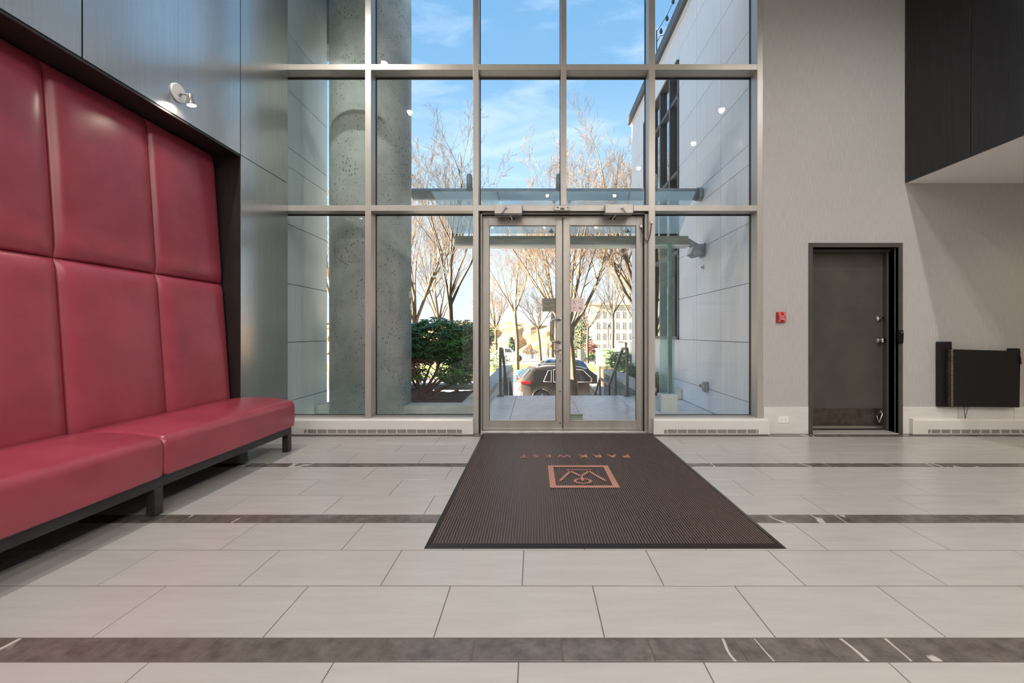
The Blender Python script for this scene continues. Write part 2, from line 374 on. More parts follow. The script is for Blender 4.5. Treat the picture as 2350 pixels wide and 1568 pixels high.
for (y0, y1, k, p) in add_rows():
    pit = TP if k == 't' else .305
    ph = p if k == 't' else BPH.get(round(y0, 4), .05)
    xa, xb = XL-.20, XR-.1
    i0 = int(math.floor((xa-ph)/pit)); x = ph+i0*pit
    while x < xb:
        a, b = max(x, xa)+g/2, min(x+pit, xb)-g/2; c, d = y0+.0028, y1-.0028
        vis = (y0 > .9 and b > -(1250/F)*y1-.1 and a < (1150/F)*y1+.1)
        if b-a > .02:
            if vis:
                key = (round(b-a, 3), round(d-c, 3), k)
                if key not in tile_cache:
                    w, h = (b-a)/2, (d-c)/2; mb = MB(); q = .0012
                    mb.add([(-w,-h,-.008),(w,-h,-.008),(w,h,-.008),(-w,h,-.008),(-w,-h,-q),(w,-h,-q),(w,h,-q),(-w,h,-q),(-w+q,-h+q,0),(w-q,-h+q,0),(w-q,h-q,0),(-w+q,h-q,0)],
                           [(0,1,5,4),(1,2,6,5),(2,3,7,6),(3,0,4,7),(4,5,9,8),(5,6,10,9),(6,7,11,10),(7,4,8,11),(8,9,10,11)])
                    tile_cache[key] = mb.mesh('tile' if k == 't' else 'stone_strip', M['tile'] if k == 't' else M['band'])
                o = bpy.data.objects.new('tile' if k == 't' else 'stone_strip', tile_cache[key]); COL.objects.link(o)
                o.parent = fl; o.location = ((a+b)/2, (c+d)/2, 0)
            else:
                (rest if k == 't' else restb).box(a, b, c, d, -.008, 0)
        x += pit
tag(rest.build('tiling', M['tile'], fl), kind='stuff'); tag(restb.build('stone_banding', M['band'], fl), kind='stuff')
# door sill tiles between the mat and the door
sl = MB()
for i in range(4):
    sl.box(-.575+i*.455, -.575+(i+1)*.455-.004, 4.585, 4.735, -.006, .0)
sl.build('sill_tile', M['tile'], fl)

# ---- ceiling, back and right walls (behind and beside the camera)
ce = struct('ceiling'); MB().box(XL-.3, XS, YB, 4.9, ZC, ZC+.2).build('ceiling_slab', M['ceil'], ce)
wb = struct('wall_back'); MB().box(XL-.3, XR+.2, YB-.2, YB, 0, ZC).build('wall_surface', M['ceil'], wb)
wr = struct('wall_right'); MB().box(XR, XR+.2, YB, WY+.2, 0, ZC+.2).build('wall_surface', M['wallpaper'], wr)

# ---- front wall : door opening cut
DX0, DX1, DZ = PX(1864, WY), PX(2061, WY), PZ(568, WY)      # clear opening of the grey door
XJ = PX(1751, WY)
wf = struct('wall_front')
MB().box(XJ, DX0, WY, WY+.28, 0, ZC).box(DX0, DX1, WY, WY+.28, DZ, ZC).box(DX1, XR, WY, WY+.28, 0, ZC+.0).build('wall_surface', M['wallpaper'], wf)
MB().box(DX0-.3, DX1+.3, WY+.45, WY+.50, -.01, 2.3).build('wall_backing', M['dark'], wf)
bb = struct('baseboard_front'); BZ = .292
XD0, XD1 = PX(1855, WY), PX(2070, WY)
for a, b in ((XJ+.004, XD0-.002), (XD1+.002, 3.966+.597-.002), (4.566, 5.163), (5.166, 5.763), (5.766, 6.363), (6.366, 6.95)):
    MB().box(a, b-.002, WY-.010, WY, 0, BZ).build('base_tile', M['basetile'], bb, bevel=.0015)

# ---- black bulkhead and soffit on the right
bk = struct('wall_bulkhead')
MB().box(XS+.02, XR, YB, WY, ZS+.012, ZC).build('bulkhead_body', M['black'], bk)
ys = [WY-.004, 3.906, 3.906-.70, 3.906-1.4, 3.906-2.1, 3.906-2.8, 3.906-3.5, 3.906-4.2, 3.906-4.9, 3.906-5.6, 3.906-6.3, YB]
for a, b in zip(ys[1:], ys[:-1]):
    if b-a > .05: MB().box(XS, XS+.02, a+.003, b-.003, ZS, ZC).build('bulkhead_panel', M['panelblack'], bk, bevel=.001)
MB().box(XS+.018, XR, YB, WY, ZS-.002, ZS+.012).build('soffit_board', M['ceil'], bk)

# ---- left wall : laminate panels with a recess for the padded backrest
wl = struct('wall_left')
RY, RZ = 3.859, 2.698      # recess end and head
MB().box(XL-.30, XL-.02, RY+.03, 4.597, 0, RZ).box(XL-.30, XL-.02, YB, 4.597, RZ+.01, ZC).box(XL-.37, XL-.28, YB, RY+.1, 0, RZ+.02).build('wall_body', M['black'], wl)
# head soffit and end reveal of the recess
MB().box(XL-.30, XL-.006, YB, RY+.02, RZ-.012, RZ+.006).build('recess_head', M['dark'], wl)
MB().box(XL-.30, XL-.004, RY, RY+.022, 0, RZ-.012).build('recess_reveal', M['dark'], wl)
MB().box(XL-.012, XL+.002, YB, RY-.002, RZ-.02, RZ-.008).build('recess_bead', M['frameblack'], wl)
zt = ZC
cols = [(3.859, 4.598), (3.1795, 3.859), (2.506, 3.1795), (1.832, 2.506), (1.158, 1.832), (.484, 1.158), (-.19, .484), (-.864, -.19), (-1.6, -.864), (-2.4, -1.6), (YB, -2.4)]
for i, (a, b) in enumerate(cols):
    ga = .005 if i in (0, 2, 4, 6, 8) else .0006; gb = .005 if i in (1, 3, 5, 7, 9) else .0006
    if i == 0: gb = 0
    MB().box(XL-.02, XL, a+ga, b-gb, RZ+.003, zt).build('laminate_panel', M['panel'], wl)
MB().box(XL-.02, XL, 3.859+.004, 4.598, .002, RZ-.004).build('laminate_panel', M['panel'], wl)

# ------------------------------------------------------------------ curtain wall
win = struct('window_1')
TR = [(PZ(160, WY), PZ(147, WY)), (PZ(484, WY), PZ(471, WY))]   # transoms : z ranges
ZTOP = ZC
ML = [('m', 837.7, 851.4, .172, ZTOP), ('m', 1085.5, 1098, 0, ZTOP), ('m', 1287.5, 1300, PZ(471, WY), ZTOP), ('m', 1489, 1503.6, 0, ZTOP), ('m', 1738, 1751, .172, ZTOP)]
mx_ = [(PX(a, WY), PX(b, WY)) for _, a, b, _, _ in ML]
for (t, a, b, z0, z1) in ML:
    MB().box(PX(a, WY), PX(b, WY), WY, GY+.04, z0, z1).build('mullion', M['alu'], win, bevel=.0015)
bays = [(-2.80, mx_[0][0]), (mx_[0][1], mx_[1][0]), (mx_[1][1], mx_[2][0]), (mx_[2][1], mx_[3][0]), (mx_[3][1], mx_[4][0])]
zT = [(TR[0][0], TR[0][1]), (TR[1][0], TR[1][1])]
for i, (a, b) in enumerate(bays):
    for j, (z0, z1) in enumerate(zT):
        if j == 1 and i in (2, 3): continue
        MB().box(a, b, WY+.0015, GY+.04, z0, z1).build('transom', M['alu'], win, bevel=.0012)
    # panes : top, middle, bottom
    gl = M['glassleft'] if i == 0 else M['glass']
    vz = [(zT[0][1], ZTOP), (zT[1][1], zT[0][0])]
    if i not in (2, 3): vz.append((.176, zT[1][0]))
    for z0, z1 in vz:
        MB().box(a-.002, b+.002, GY, GY+.008, z0-.002, z1+.002).build('pane', gl, win)
        gk = MB(); w = .011
        gk.box(a, a+w*.5, GY-.006, GY+.016, z0, z1).box(b-w*.5, b, GY-.006, GY+.016, z0, z1).box(a, b, GY-.006, GY+.016, z1-w, z1).box(a, b, GY-.006, GY+.016, z0, z0+w*.4)
        gk.build('gasket', M['gasket'], win)
MB().box(mx_[1][1], mx_[3][0], WY+.001, GY+.04, zT[1][0], zT[1][1]).build('transom', M['alu'], win, bevel=.0012)
for a, b in ((-2.80, mx_[1][0]), (mx_[3][1], mx_[4][0])):
    MB().box(a, b, WY+.03, GY+.04, 0, .176).build('window_sill', M['alu'], win, bevel=.001)

# ------------------------------------------------------------------ entrance double door
DY = 4.735   # front face of leaves
d1 = struct('door_1')
dz1 = PZ(497, DY); dzh = zT[1][0]
fx0, fx1 = mx_[1][1], mx_[3][0]
lx0, lx1, lx2, lx3 = PX(1109, DY), PX(1290.6, DY), PX(1292.6, DY), PX(1475, DY)
fr = MB()
fr.box(fx0, lx0-.006, 4.66, 4.80, 0, dzh).box(lx3+.006, fx1, 4.66, 4.80, 0, dzh)
fr.box(fx0+.0, lx0-.02, 4.625, 4.66, 0, dzh)
fr.box(fx0, fx1, 4.66, 4.80, dz1+.008, dzh).box(fx0, fx1, 4.63, 4.66, dz1+.035, dzh)
fr.build('door_frame', M['aludoor'], d1, bevel=.001)
MB().box(fx0+.004, fx0+.016, 4.617, 4.66, 0, dzh-.004).box(lx3+.035, lx3+.05, 4.612, 4.66, 0, dzh-.004).box(lx3+.004, lx3+.012, 4.70, 4.74, 0, dz1).box(fx0, fx1, 4.69, 4.735, dz1+.002, dz1+.009).build('weatherstrip', M['gasket'], d1)
MB().box(fx0, fx1, 4.655, 4.80, 0, .012).build('threshold', M['steel'], d1, bevel=.002)
def leaf(xa, xb, gxa, gxb):
    lf = MB(); z0 = .014; gz0, gz1 = PZ(967, DY), PZ(516, DY)
    lf.box(xa, gxa, DY, DY+.045, z0, dz1).box(gxb, xb, DY, DY+.045, z0, dz1)
    lf.box(gxa, gxb, DY, DY+.045, z0, gz0).box(gxa, gxb, DY, DY+.045, gz1, dz1)
    o = lf.build('door_leaf', M['aludoor'], d1, bevel=.0015)
    p = MB().box(gxa-.003, gxb+.003, DY+.018, DY+.026, gz0-.003, gz1+.003).build('pane', M['glassdoor'], o)
    p.location = (0,0,0)
    s = MB(); w = .009
    s.box(gxa, gxa+w, DY-.003, DY+.03, gz0, gz1).box(gxb-w, gxb, DY-.003, DY+.03, gz0, gz1).box(gxa, gxb, DY-.003, DY+.03, gz1-w, gz1).box(gxa, gxb, DY-.003, DY+.03, gz0, gz0+w)
    q = s.build('glazing_bead', M['aludoor'], o, bevel=.001); q.location = (0,0,0)
    k = MB(); w = .0035
    k.box(gxa+.009, gxa+.009+w, DY, DY+.02, gz0+.009, gz1-.009).box(gxb-.009-w, gxb-.009, DY, DY+.02, gz0+.009, gz1-.009).box(gxa+.009, gxb-.009, DY, DY+.02, gz1-.009-w, gz1-.009)
    kk = k.build('gasket', M['gasket'], o); kk.location = (0,0,0)
    return o
ll = leaf(lx0, lx1, PX(1121, DY), PX(1277.2, DY)); lr = leaf(lx2, lx3, PX(1306.6, DY), PX(1461.8, DY))
ll.location = (0,0,0)
MB().box(lx1+.001, lx2-.001, DY+.012, DY+.04, .02, dz1-.002).build('meeting_seal', M['gasket'], d1)
# pull handle, lock, bolts on the left leaf
hx, hx2 = PX(1264.5, DY-.06), PX(1284, DY); hz0, hz1 = PZ(785, DY-.05), PZ(733, DY-.05)
pts = [(hx2, DY, hz1), (hx2-.005, DY-.02, hz1), (hx2-.03, DY-.05, hz1), (hx+.03, DY-.055, hz1), (hx+.008, DY-.055, hz1-.01), (hx, DY-.055, hz1-.035), (hx, DY-.055, hz0+.035), (hx+.008, DY-.055, hz0+.01), (hx+.03, DY-.055, hz0), (hx2-.03, DY-.05, hz0), (hx2-.005, DY-.02, hz0), (hx2, DY, hz0)]
o = MB().tube(pts, .0115, 12).lathe([(.02,0),(.02,-.006),(.012,-.008)], (hx2, DY, hz1), 'y', 16).lathe([(.02,0),(.02,-.006),(.012,-.008)], (hx2, DY, hz0), 'y', 16).build('pull_handle', M['steel'], ll); o.location = (0,0,0)
o = MB().box(PX(1282.5, DY), PX(1289, DY), DY-.006, DY, PZ(812, DY), PZ(791.5, DY)).build('lock_plate', M['steel'], ll, bevel=.001); o.location = (0,0,0)
o = MB().tube([(PX(1286, DY), DY-.006, PZ(803.5, DY)), (PX(1286, DY), DY-.04, PZ(803.5, DY)), (PX(1278, DY), DY-.045, PZ(803.8, DY)), (PX(1269, DY), DY-.042, PZ(805, DY))], [.011,.011,.009,.005], 10).lathe([(.008,0),(.008,-.008)], (PX(1286, DY), DY-.005, PZ(795, DY)), 'y', 12).build('latch_lever', M['steel'], ll); o.location = (0,0,0)
for yy in (510, 583, 652, 829, 898.5, 971):
    o = MB().lathe([(.0075,0),(.0075,-.003),(.005,-.005)], (PX(1285.4, DY), DY, PZ(yy, DY)), 'y', 12).build('bolt', M['steel'] if yy < 800 else M['frameblack'], ll); o.location = (0,0,0)
# door closers
def closer(pa, pb, pya, pyb, piv, end, label):
    D = WY-.085
    t = empty('door_closer', ((PX(pa, D)+PX(pb, D))/2, WY, PZ(pyb, D)), label, 'door closer', 'door closers on the transom')
    MB().box(PX(pa, D), PX(pb, D), D, WY, PZ(pyb, D), PZ(pya, D)).build('housing', M['alu'], t, bevel=.004)
    MB().box(PX(pb, D)-.012, PX(pb, D)+.004, D+.006, WY, PZ(pyb, D)+.004, PZ(pya, D)-.004).build('end_cap', M['frameblack'], t, bevel=.002)
    px_, pz_ = PX(piv, D-.02), PZ(476, D-.02); ex, ez = PX(end, DY-.02), PZ(502, DY-.02)
    kx = PX(piv+(9 if end < piv else -9), D-.03); 
    MB().cyl((px_, D+.001, pz_), (px_, D-.028, pz_), .012, 12).tube([(px_, D-.024, pz_), (kx, D-.03, PZ(489, D-.03))], .0065, 6).tube([(px_, D-.02, pz_), (ex, DY-.02, ez)], .0065, 6).box(ex-.03, ex+.03, DY-.014, DY, ez-.012, ez+.010).build('closer_arm', M['chrome'], t)
closer(1134.5, 1198, 469.5, 490, 1161.5, 1175, 'grey box door closer above the left entrance door leaf')
closer(1389.5, 1453.5, 468.5, 489, 1428, 1406, 'grey box door closer above the right entrance door leaf')
D = WY-.05
t = empty('motion_sensor', ((PX(1271.5, D)+PX(1308, D))/2, WY, PZ(483, D)), 'small beige motion sensor between the two door closers', 'sensor')
MB().box(PX(1271.5, D), PX(1308, D), D, WY, PZ(483, D), PZ(471.5, D)).build('housing', M['alu'], t, bevel=.005, seg=3)
MB().box(PX(1286, D), PX(1295, D), D-.004, D+.002, PZ(481, D), PZ(477, D)).build('lens', M['blackgloss'], t, bevel=.002)
MB().box(PX(1277, D), PX(1282, D), D-.002, D+.001, PZ(477.5, D), PZ(475.5, D)).build('indicator', M['frameblack'], t)
MB().box(PX(1301, D), PX(1305, D), D-.002, D+.001, PZ(478, D), PZ(476, D)).build('indicator', M['frameblack'], t)
# hanging door cable loop
c0 = Vector((PX(1471, 4.72), 4.715, PZ(521, 4.72))); c1 = Vector((PX(1495.5, 4.59), 4.59, PZ(511, 4.59)))
t = empty('door_cable', tuple(c0), 'brown armoured cable loop hanging at top right of entrance doors', 'cable')
cp = []
for i in range(17):
    u = i/16; p = c0.lerp(c1, u); p.z -= math.sin(math.pi*u)**.8*.20*(1-.1*u); p.y -= math.sin(math.pi*u)*.05; cp.append(p)
MB().tube(cp, .0055, 8).build('cable', M['wire'], t)
for c, b in ((c0, .018), (c1, 0)):
    MB().box(c.x-.014, c.x+.014, c.y-.006, c.y+b+.004, c.z-.012, c.z+.02).build('cable_clip', M['steel'], t, bevel=.002)

# stickers and signs on the door glass
def text_mesh(s, size, mat, name, loc, rot, parent, font_bold=0.0, align='CENTER', ext=.0004, spacing=1.0):
    cu = bpy.data.curves.new(name, 'FONT'); cu.body = s; cu.size = size; cu.align_x = align; cu.align_y = 'CENTER'; cu.extrude = ext; cu.offset = font_bold; cu.space_character = spacing; cu.resolution_u = 3
    tmp = bpy.data.objects.new('tmp', cu); COL.objects.link(tmp)
    me = bpy.data.meshes.new_from_object(tmp.evaluated_get(bpy.context.evaluated_depsgraph_get()))
    bpy.data.objects.remove(tmp); me.name = name; me.materials.clear(); me.materials.append(mat)
    o = bpy.data.objects.new(name, me); COL.objects.link(o); o.parent = parent; o.location = Vector(loc)-world_loc(parent); o.rotation_euler = rot
    return o
FACE = (math.pi/2, 0, 0)
SY = DY+.016
x0, x1, z0, z1 = PX(1244.7, SY), PX(1275, SY), PZ(715, SY), PZ(685, SY)
t = empty('notice_sign', ((x0+x1)/2, SY, z0), 'small grey notice sign on left door glass above the pull handle', 'sign')
MB().box(x0, x1, SY-.001, SY+.0015, z0, z1).build('plate', M['signgrey'], t)
MB().box(x0, x1, SY-.0014, SY-.001, z1-.003, z1).box(x0, x1, SY-.0014, SY-.001, z0, z0+.003).box(x0, x0+.003, SY-.0014, SY-.001, z0, z1).box(x1-.003, x1, SY-.0014, SY-.001, z0, z1).build('border', M['darkprint'], t)
text_mesh('FOR SECURITY REASONS', .0112, M['darkprint'], 'heading', ((x0+x1)/2, SY-.0013, z1-.022), FACE, t, .0003)
for i, s in enumerate(('DO NOT ALLOW ANYONE IN', 'TO THE BUILDING THAT YOU', 'DO NOT KNOW', '', 'DO NOT ALLOW ANYONE', 'INTO BUILDING WITHOUT KEY', 'OR INTERCOM. THANKS')):
    if s: text_mesh(s, .0085, M['darkprint'], 'lettering', (x0+.018, SY-.0013, z1-.045-i*.0135+(.004 if i > 3 else 0)), FACE, t, .0003, 'LEFT')
x0, x1, z0, z1 = PX(1308.2, SY), PX(1339.8, SY), PZ(715.7, SY), PZ(684.5, SY)
t = empty('prohibition_sign', ((x0+x1)/2, SY, z0), 'white sign with four red prohibition circles on right door glass', 'sign')
MB().box(x0, x1, SY-.001, SY+.0015, z0, z1).build('plate', M['whiteprint'], t)
cxs = [x0+(x1-x0)*.29, x0+(x1-x0)*.76]; czs = [z1-(z1-z0)*.28, z1-(z1-z0)*.74]; R_ = (x1-x0)*.19
for a, cz in enumerate(czs):
    for b, cx in enumerate(cxs):
        rg = MB(); n = 24; vs = []
        for k in range(n):
            th = 2*math.pi*k/n
            for r in (R_, R_-.003): vs.append((cx+r*math.cos(th), SY-.0016, cz+r*math.sin(th)))
        rg.add(vs, [(2*k, 2*((k+1) % n), 2*((k+1) % n)+1, 2*k+1) for k in range(n)])
        dx = R_*.7*(1 if (a, b) != (1, 0) else -1)
        rg.add([(cx-dx-.001, SY-.0017, cz+R_*.7), (cx-dx+.0015, SY-.0017, cz+R_*.7), (cx+dx+.001, SY-.0017, cz-R_*.7), (cx+dx-.0015, SY-.0017, cz-R_*.7)], [(0,1,2,3)])
        rg.build('prohibition_ring', M['redprint'], t)
        ic = MB(); q = R_
        if (a, b) == (0, 0):   # skater
            ic.box(cx-.3*q, cx+.3*q, SY-.0013, SY-.001, cz-.55*q, cz-.47*q).box(cx-.1*q, cx+.12*q, SY-.0013, SY-.001, cz-.4*q, cz+.2*q).lathe([(.13*q,0),(.13*q,-.0003)], (cx+.02*q, SY-.001, cz+.38*q), 'y', 8).box(cx-.4*q, cx+.35*q, SY-.0013, SY-.001, cz+.05*q, cz+.15*q)
        elif (a, b) == (0, 1):  # cigarette
            ic.box(cx-.5*q, cx+.45*q, SY-.0013, SY-.001, cz-.15*q, cz-.02*q).box(cx+.3*q, cx+.36*q, SY-.0013, SY-.001, cz+.05*q, cz+.35*q)
        elif (a, b) == (1, 0):
            ic.box(cx-.3*q, cx-.05*q, SY-.0013, SY-.001, cz-.3*q, cz+.1*q).box(cx+.05*q, cx+.3*q, SY-.0013, SY-.001, cz-.1*q, cz+.35*q)
        else:                   # dog
            ic.box(cx-.35*q, cx+.35*q, SY-.0013, SY-.001, cz-.1*q, cz+.15*q).box(cx-.5*q, cx-.25*q, SY-.0013, SY-.001, cz+.1*q, cz+.4*q)
            for kx in (-.3, -.12, .18, .32): ic.box(cx+kx*q-.05*q, cx+kx*q+.05*q, SY-.0013, SY-.001, cz-.5*q, cz-.08*q)
        ic.build('pictogram', M['darkprint'], t)
x0, x1, z0, z1 = PX(1307.2, SY), PX(1337.6, SY), PZ(965.8, SY), PZ(950.5, SY)
t = empty('corner_sticker', ((x0+x1)/2, SY, z0), 'small green sticker in the bottom left corner of right door glass', 'sticker')
MB().box(x0, x1, SY-.001, SY+.001, z0, z1).build('plate', M['stickergreen'], t)
MB().box(x0, x1, SY-.0014, SY-.001, PZ(954, SY), PZ(952.8, SY)).box(x0, x1, SY-.0014, SY-.001, z0, z0+.005).build('stripe', M['darkprint'], t)
text_mesh('DOOR CLOSER 90', .0145, M['darkprint'], 'lettering', ((x0+x1)/2, SY-.0015, PZ(958, SY)), FACE, t)
# street number on the glass, read from outside
GD = GY-.001
t = empty('street_number', (PX(993, GD), GD, PZ(642, GD)), 'faint frosted street number 456 on the glass left of doors, seen reversed', 'decal')
n = text_mesh('456', .205, M['decal'], 'numerals', (PX(993, GD), GD-.0005, PZ(624, GD)), (math.pi/2, 0, math.pi), t, 0, spacing=1.15)

# ------------------------------------------------------------------ baseboard heaters
def heater(xa, xb, label, ga, gb):
    y0 = 4.54; yb = WY+.028; 
    t = empty('baseboard_heater', ((xa+xb)/2, y0, 0), label, 'heater', 'white baseboard heaters along the front wall')
    zt, zs1, zs0 = .171, .060, .016
    prof = [(y0+.012, zs1), (y0, zs1), (y0, zt-.02), (y0+.018, zt), (yb, zt), (yb, zt-.02), (y0+.03, zt-.02), (y0+.012, zt-.032)]
    MB().prism([(a, b) for a, b in prof], 'x', xa+.004, xb-.004).build('cover', M['heater'], t)
    MB().box(xa+.01, xb-.01, y0+.03, yb, 0, zt-.02).build('heater_core', M['heaterdark'], t)
    MB().box(xa, xa+.012, y0-.001, yb, .004, zt+.001).build('end_cap', M['heater'], t, bevel=.003); MB().box(xb-.012, xb, y0-.001, yb, .004, zt+.001).build('end_cap', M['heater'], t, bevel=.003)
    fr = MB(); fr.box(xa+.01, xb-.01, y0, y0+.02, .006, zs0); fr.box(xa+.01, ga, y0, y0+.012, zs0, zs1); fr.box(gb, xb-.01, y0, y0+.012, zs0, zs1)
    x = ga+.034
    while x < gb:
        fr.box(x-.0035, x+.0035, y0, y0+.014, zs0, zs1); x += .106
    fr.build('grille_frame', M['heater'], t)
    lv = MB()
    for k in range(4):
        z = zs0+.006+k*.0105; lv.box(ga, gb, y0+.003, y0+.006, z, z+.0036)
    tag(lv.build('louvres', M['heater'], t), kind='stuff')
    x = ga+.034
    sc = MB()
    while x < gb:
        sc.lathe([(.003,0),(.003,-.002)], (x, y0, .034), 'y', 8); x += .53
    tag(sc.build('screws', M['steel'], t), kind='stuff')
heater(XL+.01, PX(1086, 4.54), 'long white baseboard heater under the windows left of entrance doors', PX(697, 4.54), PX(1060, 4.54))
heater(PX(1500, 4.54), PX(1767, 4.54), 'short white baseboard heater under the window right of entrance doors', PX(1524, 4.54), PX(1741, 4.54))
heater(PX(2095, 4.54), 6.9, 'white baseboard heater under the black folding panel', PX(2130, 4.54), 6.8)

# ------------------------------------------------------------------ grey service door
d2 = struct('door_2'); LY = 4.765
fr = MB()
fr.box(XD0, DX0, WY-.012, WY+.05, 0, DZ+.047).box(DX1, XD1, WY-.012, WY+.05, 0, DZ+.047).box(DX0, DX1, WY-.012, WY+.05, DZ, DZ+.047)
fr.box(DX0-.01, DX0+.0, WY, WY+.22, 0, DZ).box(DX1, DX1+.01, WY, WY+.22, 0, DZ).box(DX0, DX1, WY, WY+.22, DZ, DZ+.01)
fr.box(DX1-.012, DX1, WY+.028, WY+.036, 0, DZ).box(DX1-.022, DX1, WY+.12, WY+.22, 0, DZ).box(DX0, DX1, WY+.10, WY+.22, DZ-.03, DZ)
fr.build('door_frame', M['doorgrey'], d2, bevel=.0015)
lf = MB(); xr = PX(2025.5, LY); ztop = PZ(581, LY)
lf.box(DX0-.0, xr, LY, LY+.045, .012, ztop); leafo = lf.build('door_leaf', M['doorgrey'], d2, bevel=.002)
MB().box(xr, DX1, LY+.012, LY+.05, 0, DZ).box(DX0, xr, LY+.01, LY+.05, ztop, DZ).build('door_stop', M['doorgrey'], d2)
def sub(mb, name, mat, par, **k):
    o = mb.build(name, mat, par, **k); o.location = (0,0,0); return o
sub(MB().box(DX0+.005, xr-.003, LY-.0015, LY, PZ(977, LY), PZ(937.5, LY)), 'kick_plate', M['kick'], leafo)
sub(MB().box(DX0+.003, xr-.003, LY-.012, LY, PZ(983, LY), PZ(977.5, LY)), 'door_sweep', M['steel'], leafo, bevel=.001)
sub(MB().box(DX0+.003, xr-.003, LY-.009, LY, .012, PZ(983, LY)), 'sweep_seal', M['black'], leafo)
cx, cz = PX(2016, LY), PZ(731, LY)
sub(MB().lathe([(.031,0),(.031,-.008),(.024,-.016),(.014,-.018)], (cx, LY, cz), 'y', 24).cyl((cx, LY-.015, cz), (cx, LY-.035, cz), .011, 16).box(cx-.006, cx+.024, LY-.05, LY-.03, cz-.009, cz+.009), 'deadbolt', M['chrome'], leafo)
cx, cz = PX(2017, LY), PZ(781, LY)
sub(MB().lathe([(.032,0),(.030,-.008),(.014,-.014),(.012,-.032),(.024,-.042),(.029,-.056),(.026,-.068),(.014,-.074)], (cx, LY, cz), 'y', 24), 'door_knob', M['chrome'], leafo)
cx = PX(2022, LY); hz = PZ(944, LY)
sub(MB().box(cx-.018, cx+.016, LY-.004, LY, hz-.03, hz+.012).tube([(cx, LY-.006, hz), (cx-.01, LY-.03, hz-.03), (cx-.03, LY-.02, hz-.10), (cx-.035, LY-.012, hz-.12)], [.007,.007,.007,.012], 8).tube([(cx-.035, LY-.012, hz-.12), (cx-.055, LY-.008, hz-.05)], [.006,.005], 8), 'door_holder', M['steel'], leafo)
MB().box(DX0, DX1, WY-.01, WY+.24, -.002, .006).build('threshold', M['tile'], d2)

# things on the front wall
Y_ = WY-.03
t = empty('card_reader', (PX(2069, Y_), WY, PZ(789, Y_)), 'black curved card reader on the frame of the grey door', 'card reader')
x0, x1, z0, z1 = PX(2061.3, Y_), PX(2075.8, Y_), PZ(788.8, Y_), PZ(757.8, Y_)
xm = (x0+x1)/2; w = (x1-x0)/2
vs = []; R = [(z0, .78), (z0+.02, .88), ((z0+z1)/2, 1.0), (z1-.03, .97), (z1, .86)]
for zz, k in R: vs += [(xm-w*k, WY-.012, zz), (xm+w*k, WY-.012, zz), (xm+w*k*.8, Y_, zz), (xm-w*k*.8, Y_, zz)]
fs = [(0,1,2,3), (16,19,18,17)]
for i in range(4):
    for k in range(4): fs.append((i*4+k, i*4+(k+1) % 4, (i+1)*4+(k+1) % 4, (i+1)*4+k))
mb = MB(); mb.add(vs, fs); mb.build('housing', M['blackgloss'], t, bevel=.005, seg=3)
MB().tube([(xm-.006, Y_-.001, z1-.012), (xm+.004, Y_-.002, z1-.045)], .0016, 6).tube([(xm+.006, Y_-.002, z1-.032), (xm+.018, Y_+.001, z1-.01)], .0013, 6).build('emblem', M['steel'], t)

Y_ = WY-.045
x0, x1, z0, z1 = PX(1786.3, Y_), PX(1805.6, Y_), PZ(740.3, Y_), PZ(716, Y_)
t = empty('fire_alarm_pull_station', ((x0+x1)/2, WY, z0), 'small red fire alarm pull station on grey wall left of grey door', 'fire alarm')
def arcprof(a, b, za, zb, dep, n=8):
    p = [(WY, za)]
    for i in range(n+1):
        u = i/n; p.append((WY-dep*(.55+.45*math.sin(math.pi*u)), za+(zb-za)*u))
    p.append((WY, zb)); return p
MB().prism(arcprof(0,0,z0,z1,.045), 'x', x0, x1).build('housing', M['red'], t, bevel=.002)
wst = MB()
for u in (.17, .31, .77, .91):
    xx = x0+(x1-x0)*u; n = 10
    pts = [(xx-.002+(.004*math.sin(math.pi*i/n)), WY-.0465*(.55+.45*math.sin(math.pi*i/n))-.0, z0+.003+(z1-z0-.006)*i/n) for i in range(n+1)]
    wst.tube(pts, .0022, 4)
wst.build('stripe', M['whiteprint'], t)
MB().box(x0+(x1-x0)*.36, x0+(x1-x0)*.72, WY-.048, WY-.04, z0+(z1-z0)*.28, z0+(z1-z0)*.32).build('pull_bar', M['whiteprint'], t)
text_mesh('FIRE', .020, M['whiteprint'], 'lettering', (x0+(x1-x0)*.54, WY-.0475, z0+(z1-z0)*.58), (math.pi/2, 0, 0), t).scale = (.7, 1, 1)
text_mesh('PULL', .016, M['whiteprint'], 'lettering', (x0+(x1-x0)*.54, WY-.0475, z0+(z1-z0)*.42), (math.pi/2, 0, 0), t).scale = (.7, 1, 1)

Y_ = WY-.016
x0, x1, z0, z1 = PX(1786, Y_), PX(1810, Y_), PZ(971, Y_), PZ(956.5, Y_)
t = empty('wall_outlet', ((x0+x1)/2, WY, z0), 'white horizontal double socket outlet in the white base tile', 'outlet')
MB().box(x0, x1, Y_, WY-.009, z0, z1).build('cover_plate', M['white'], t, bevel=.002)
for u in (.30, .70):
    cx = x0+(x1-x0)*u; cz = (z0+z1)/2
    k = MB().box(cx-.016, cx+.016, Y_-.002, Y_, cz-.015, cz+.015).build('socket', M['white'], t, bevel=.002)
    s = MB().box(cx-.009, cx-.006, Y_-.0025, Y_-.001, cz+.002, cz+.010).box(cx+.006, cx+.009, Y_-.0025, Y_-.001, cz+.002, cz+.010).lathe([(.003,0),(.003,-.0008)], (cx, Y_-.0018, cz-.007), 'y', 8).build('slot', M['black'], k); s.location = (0,0,0)

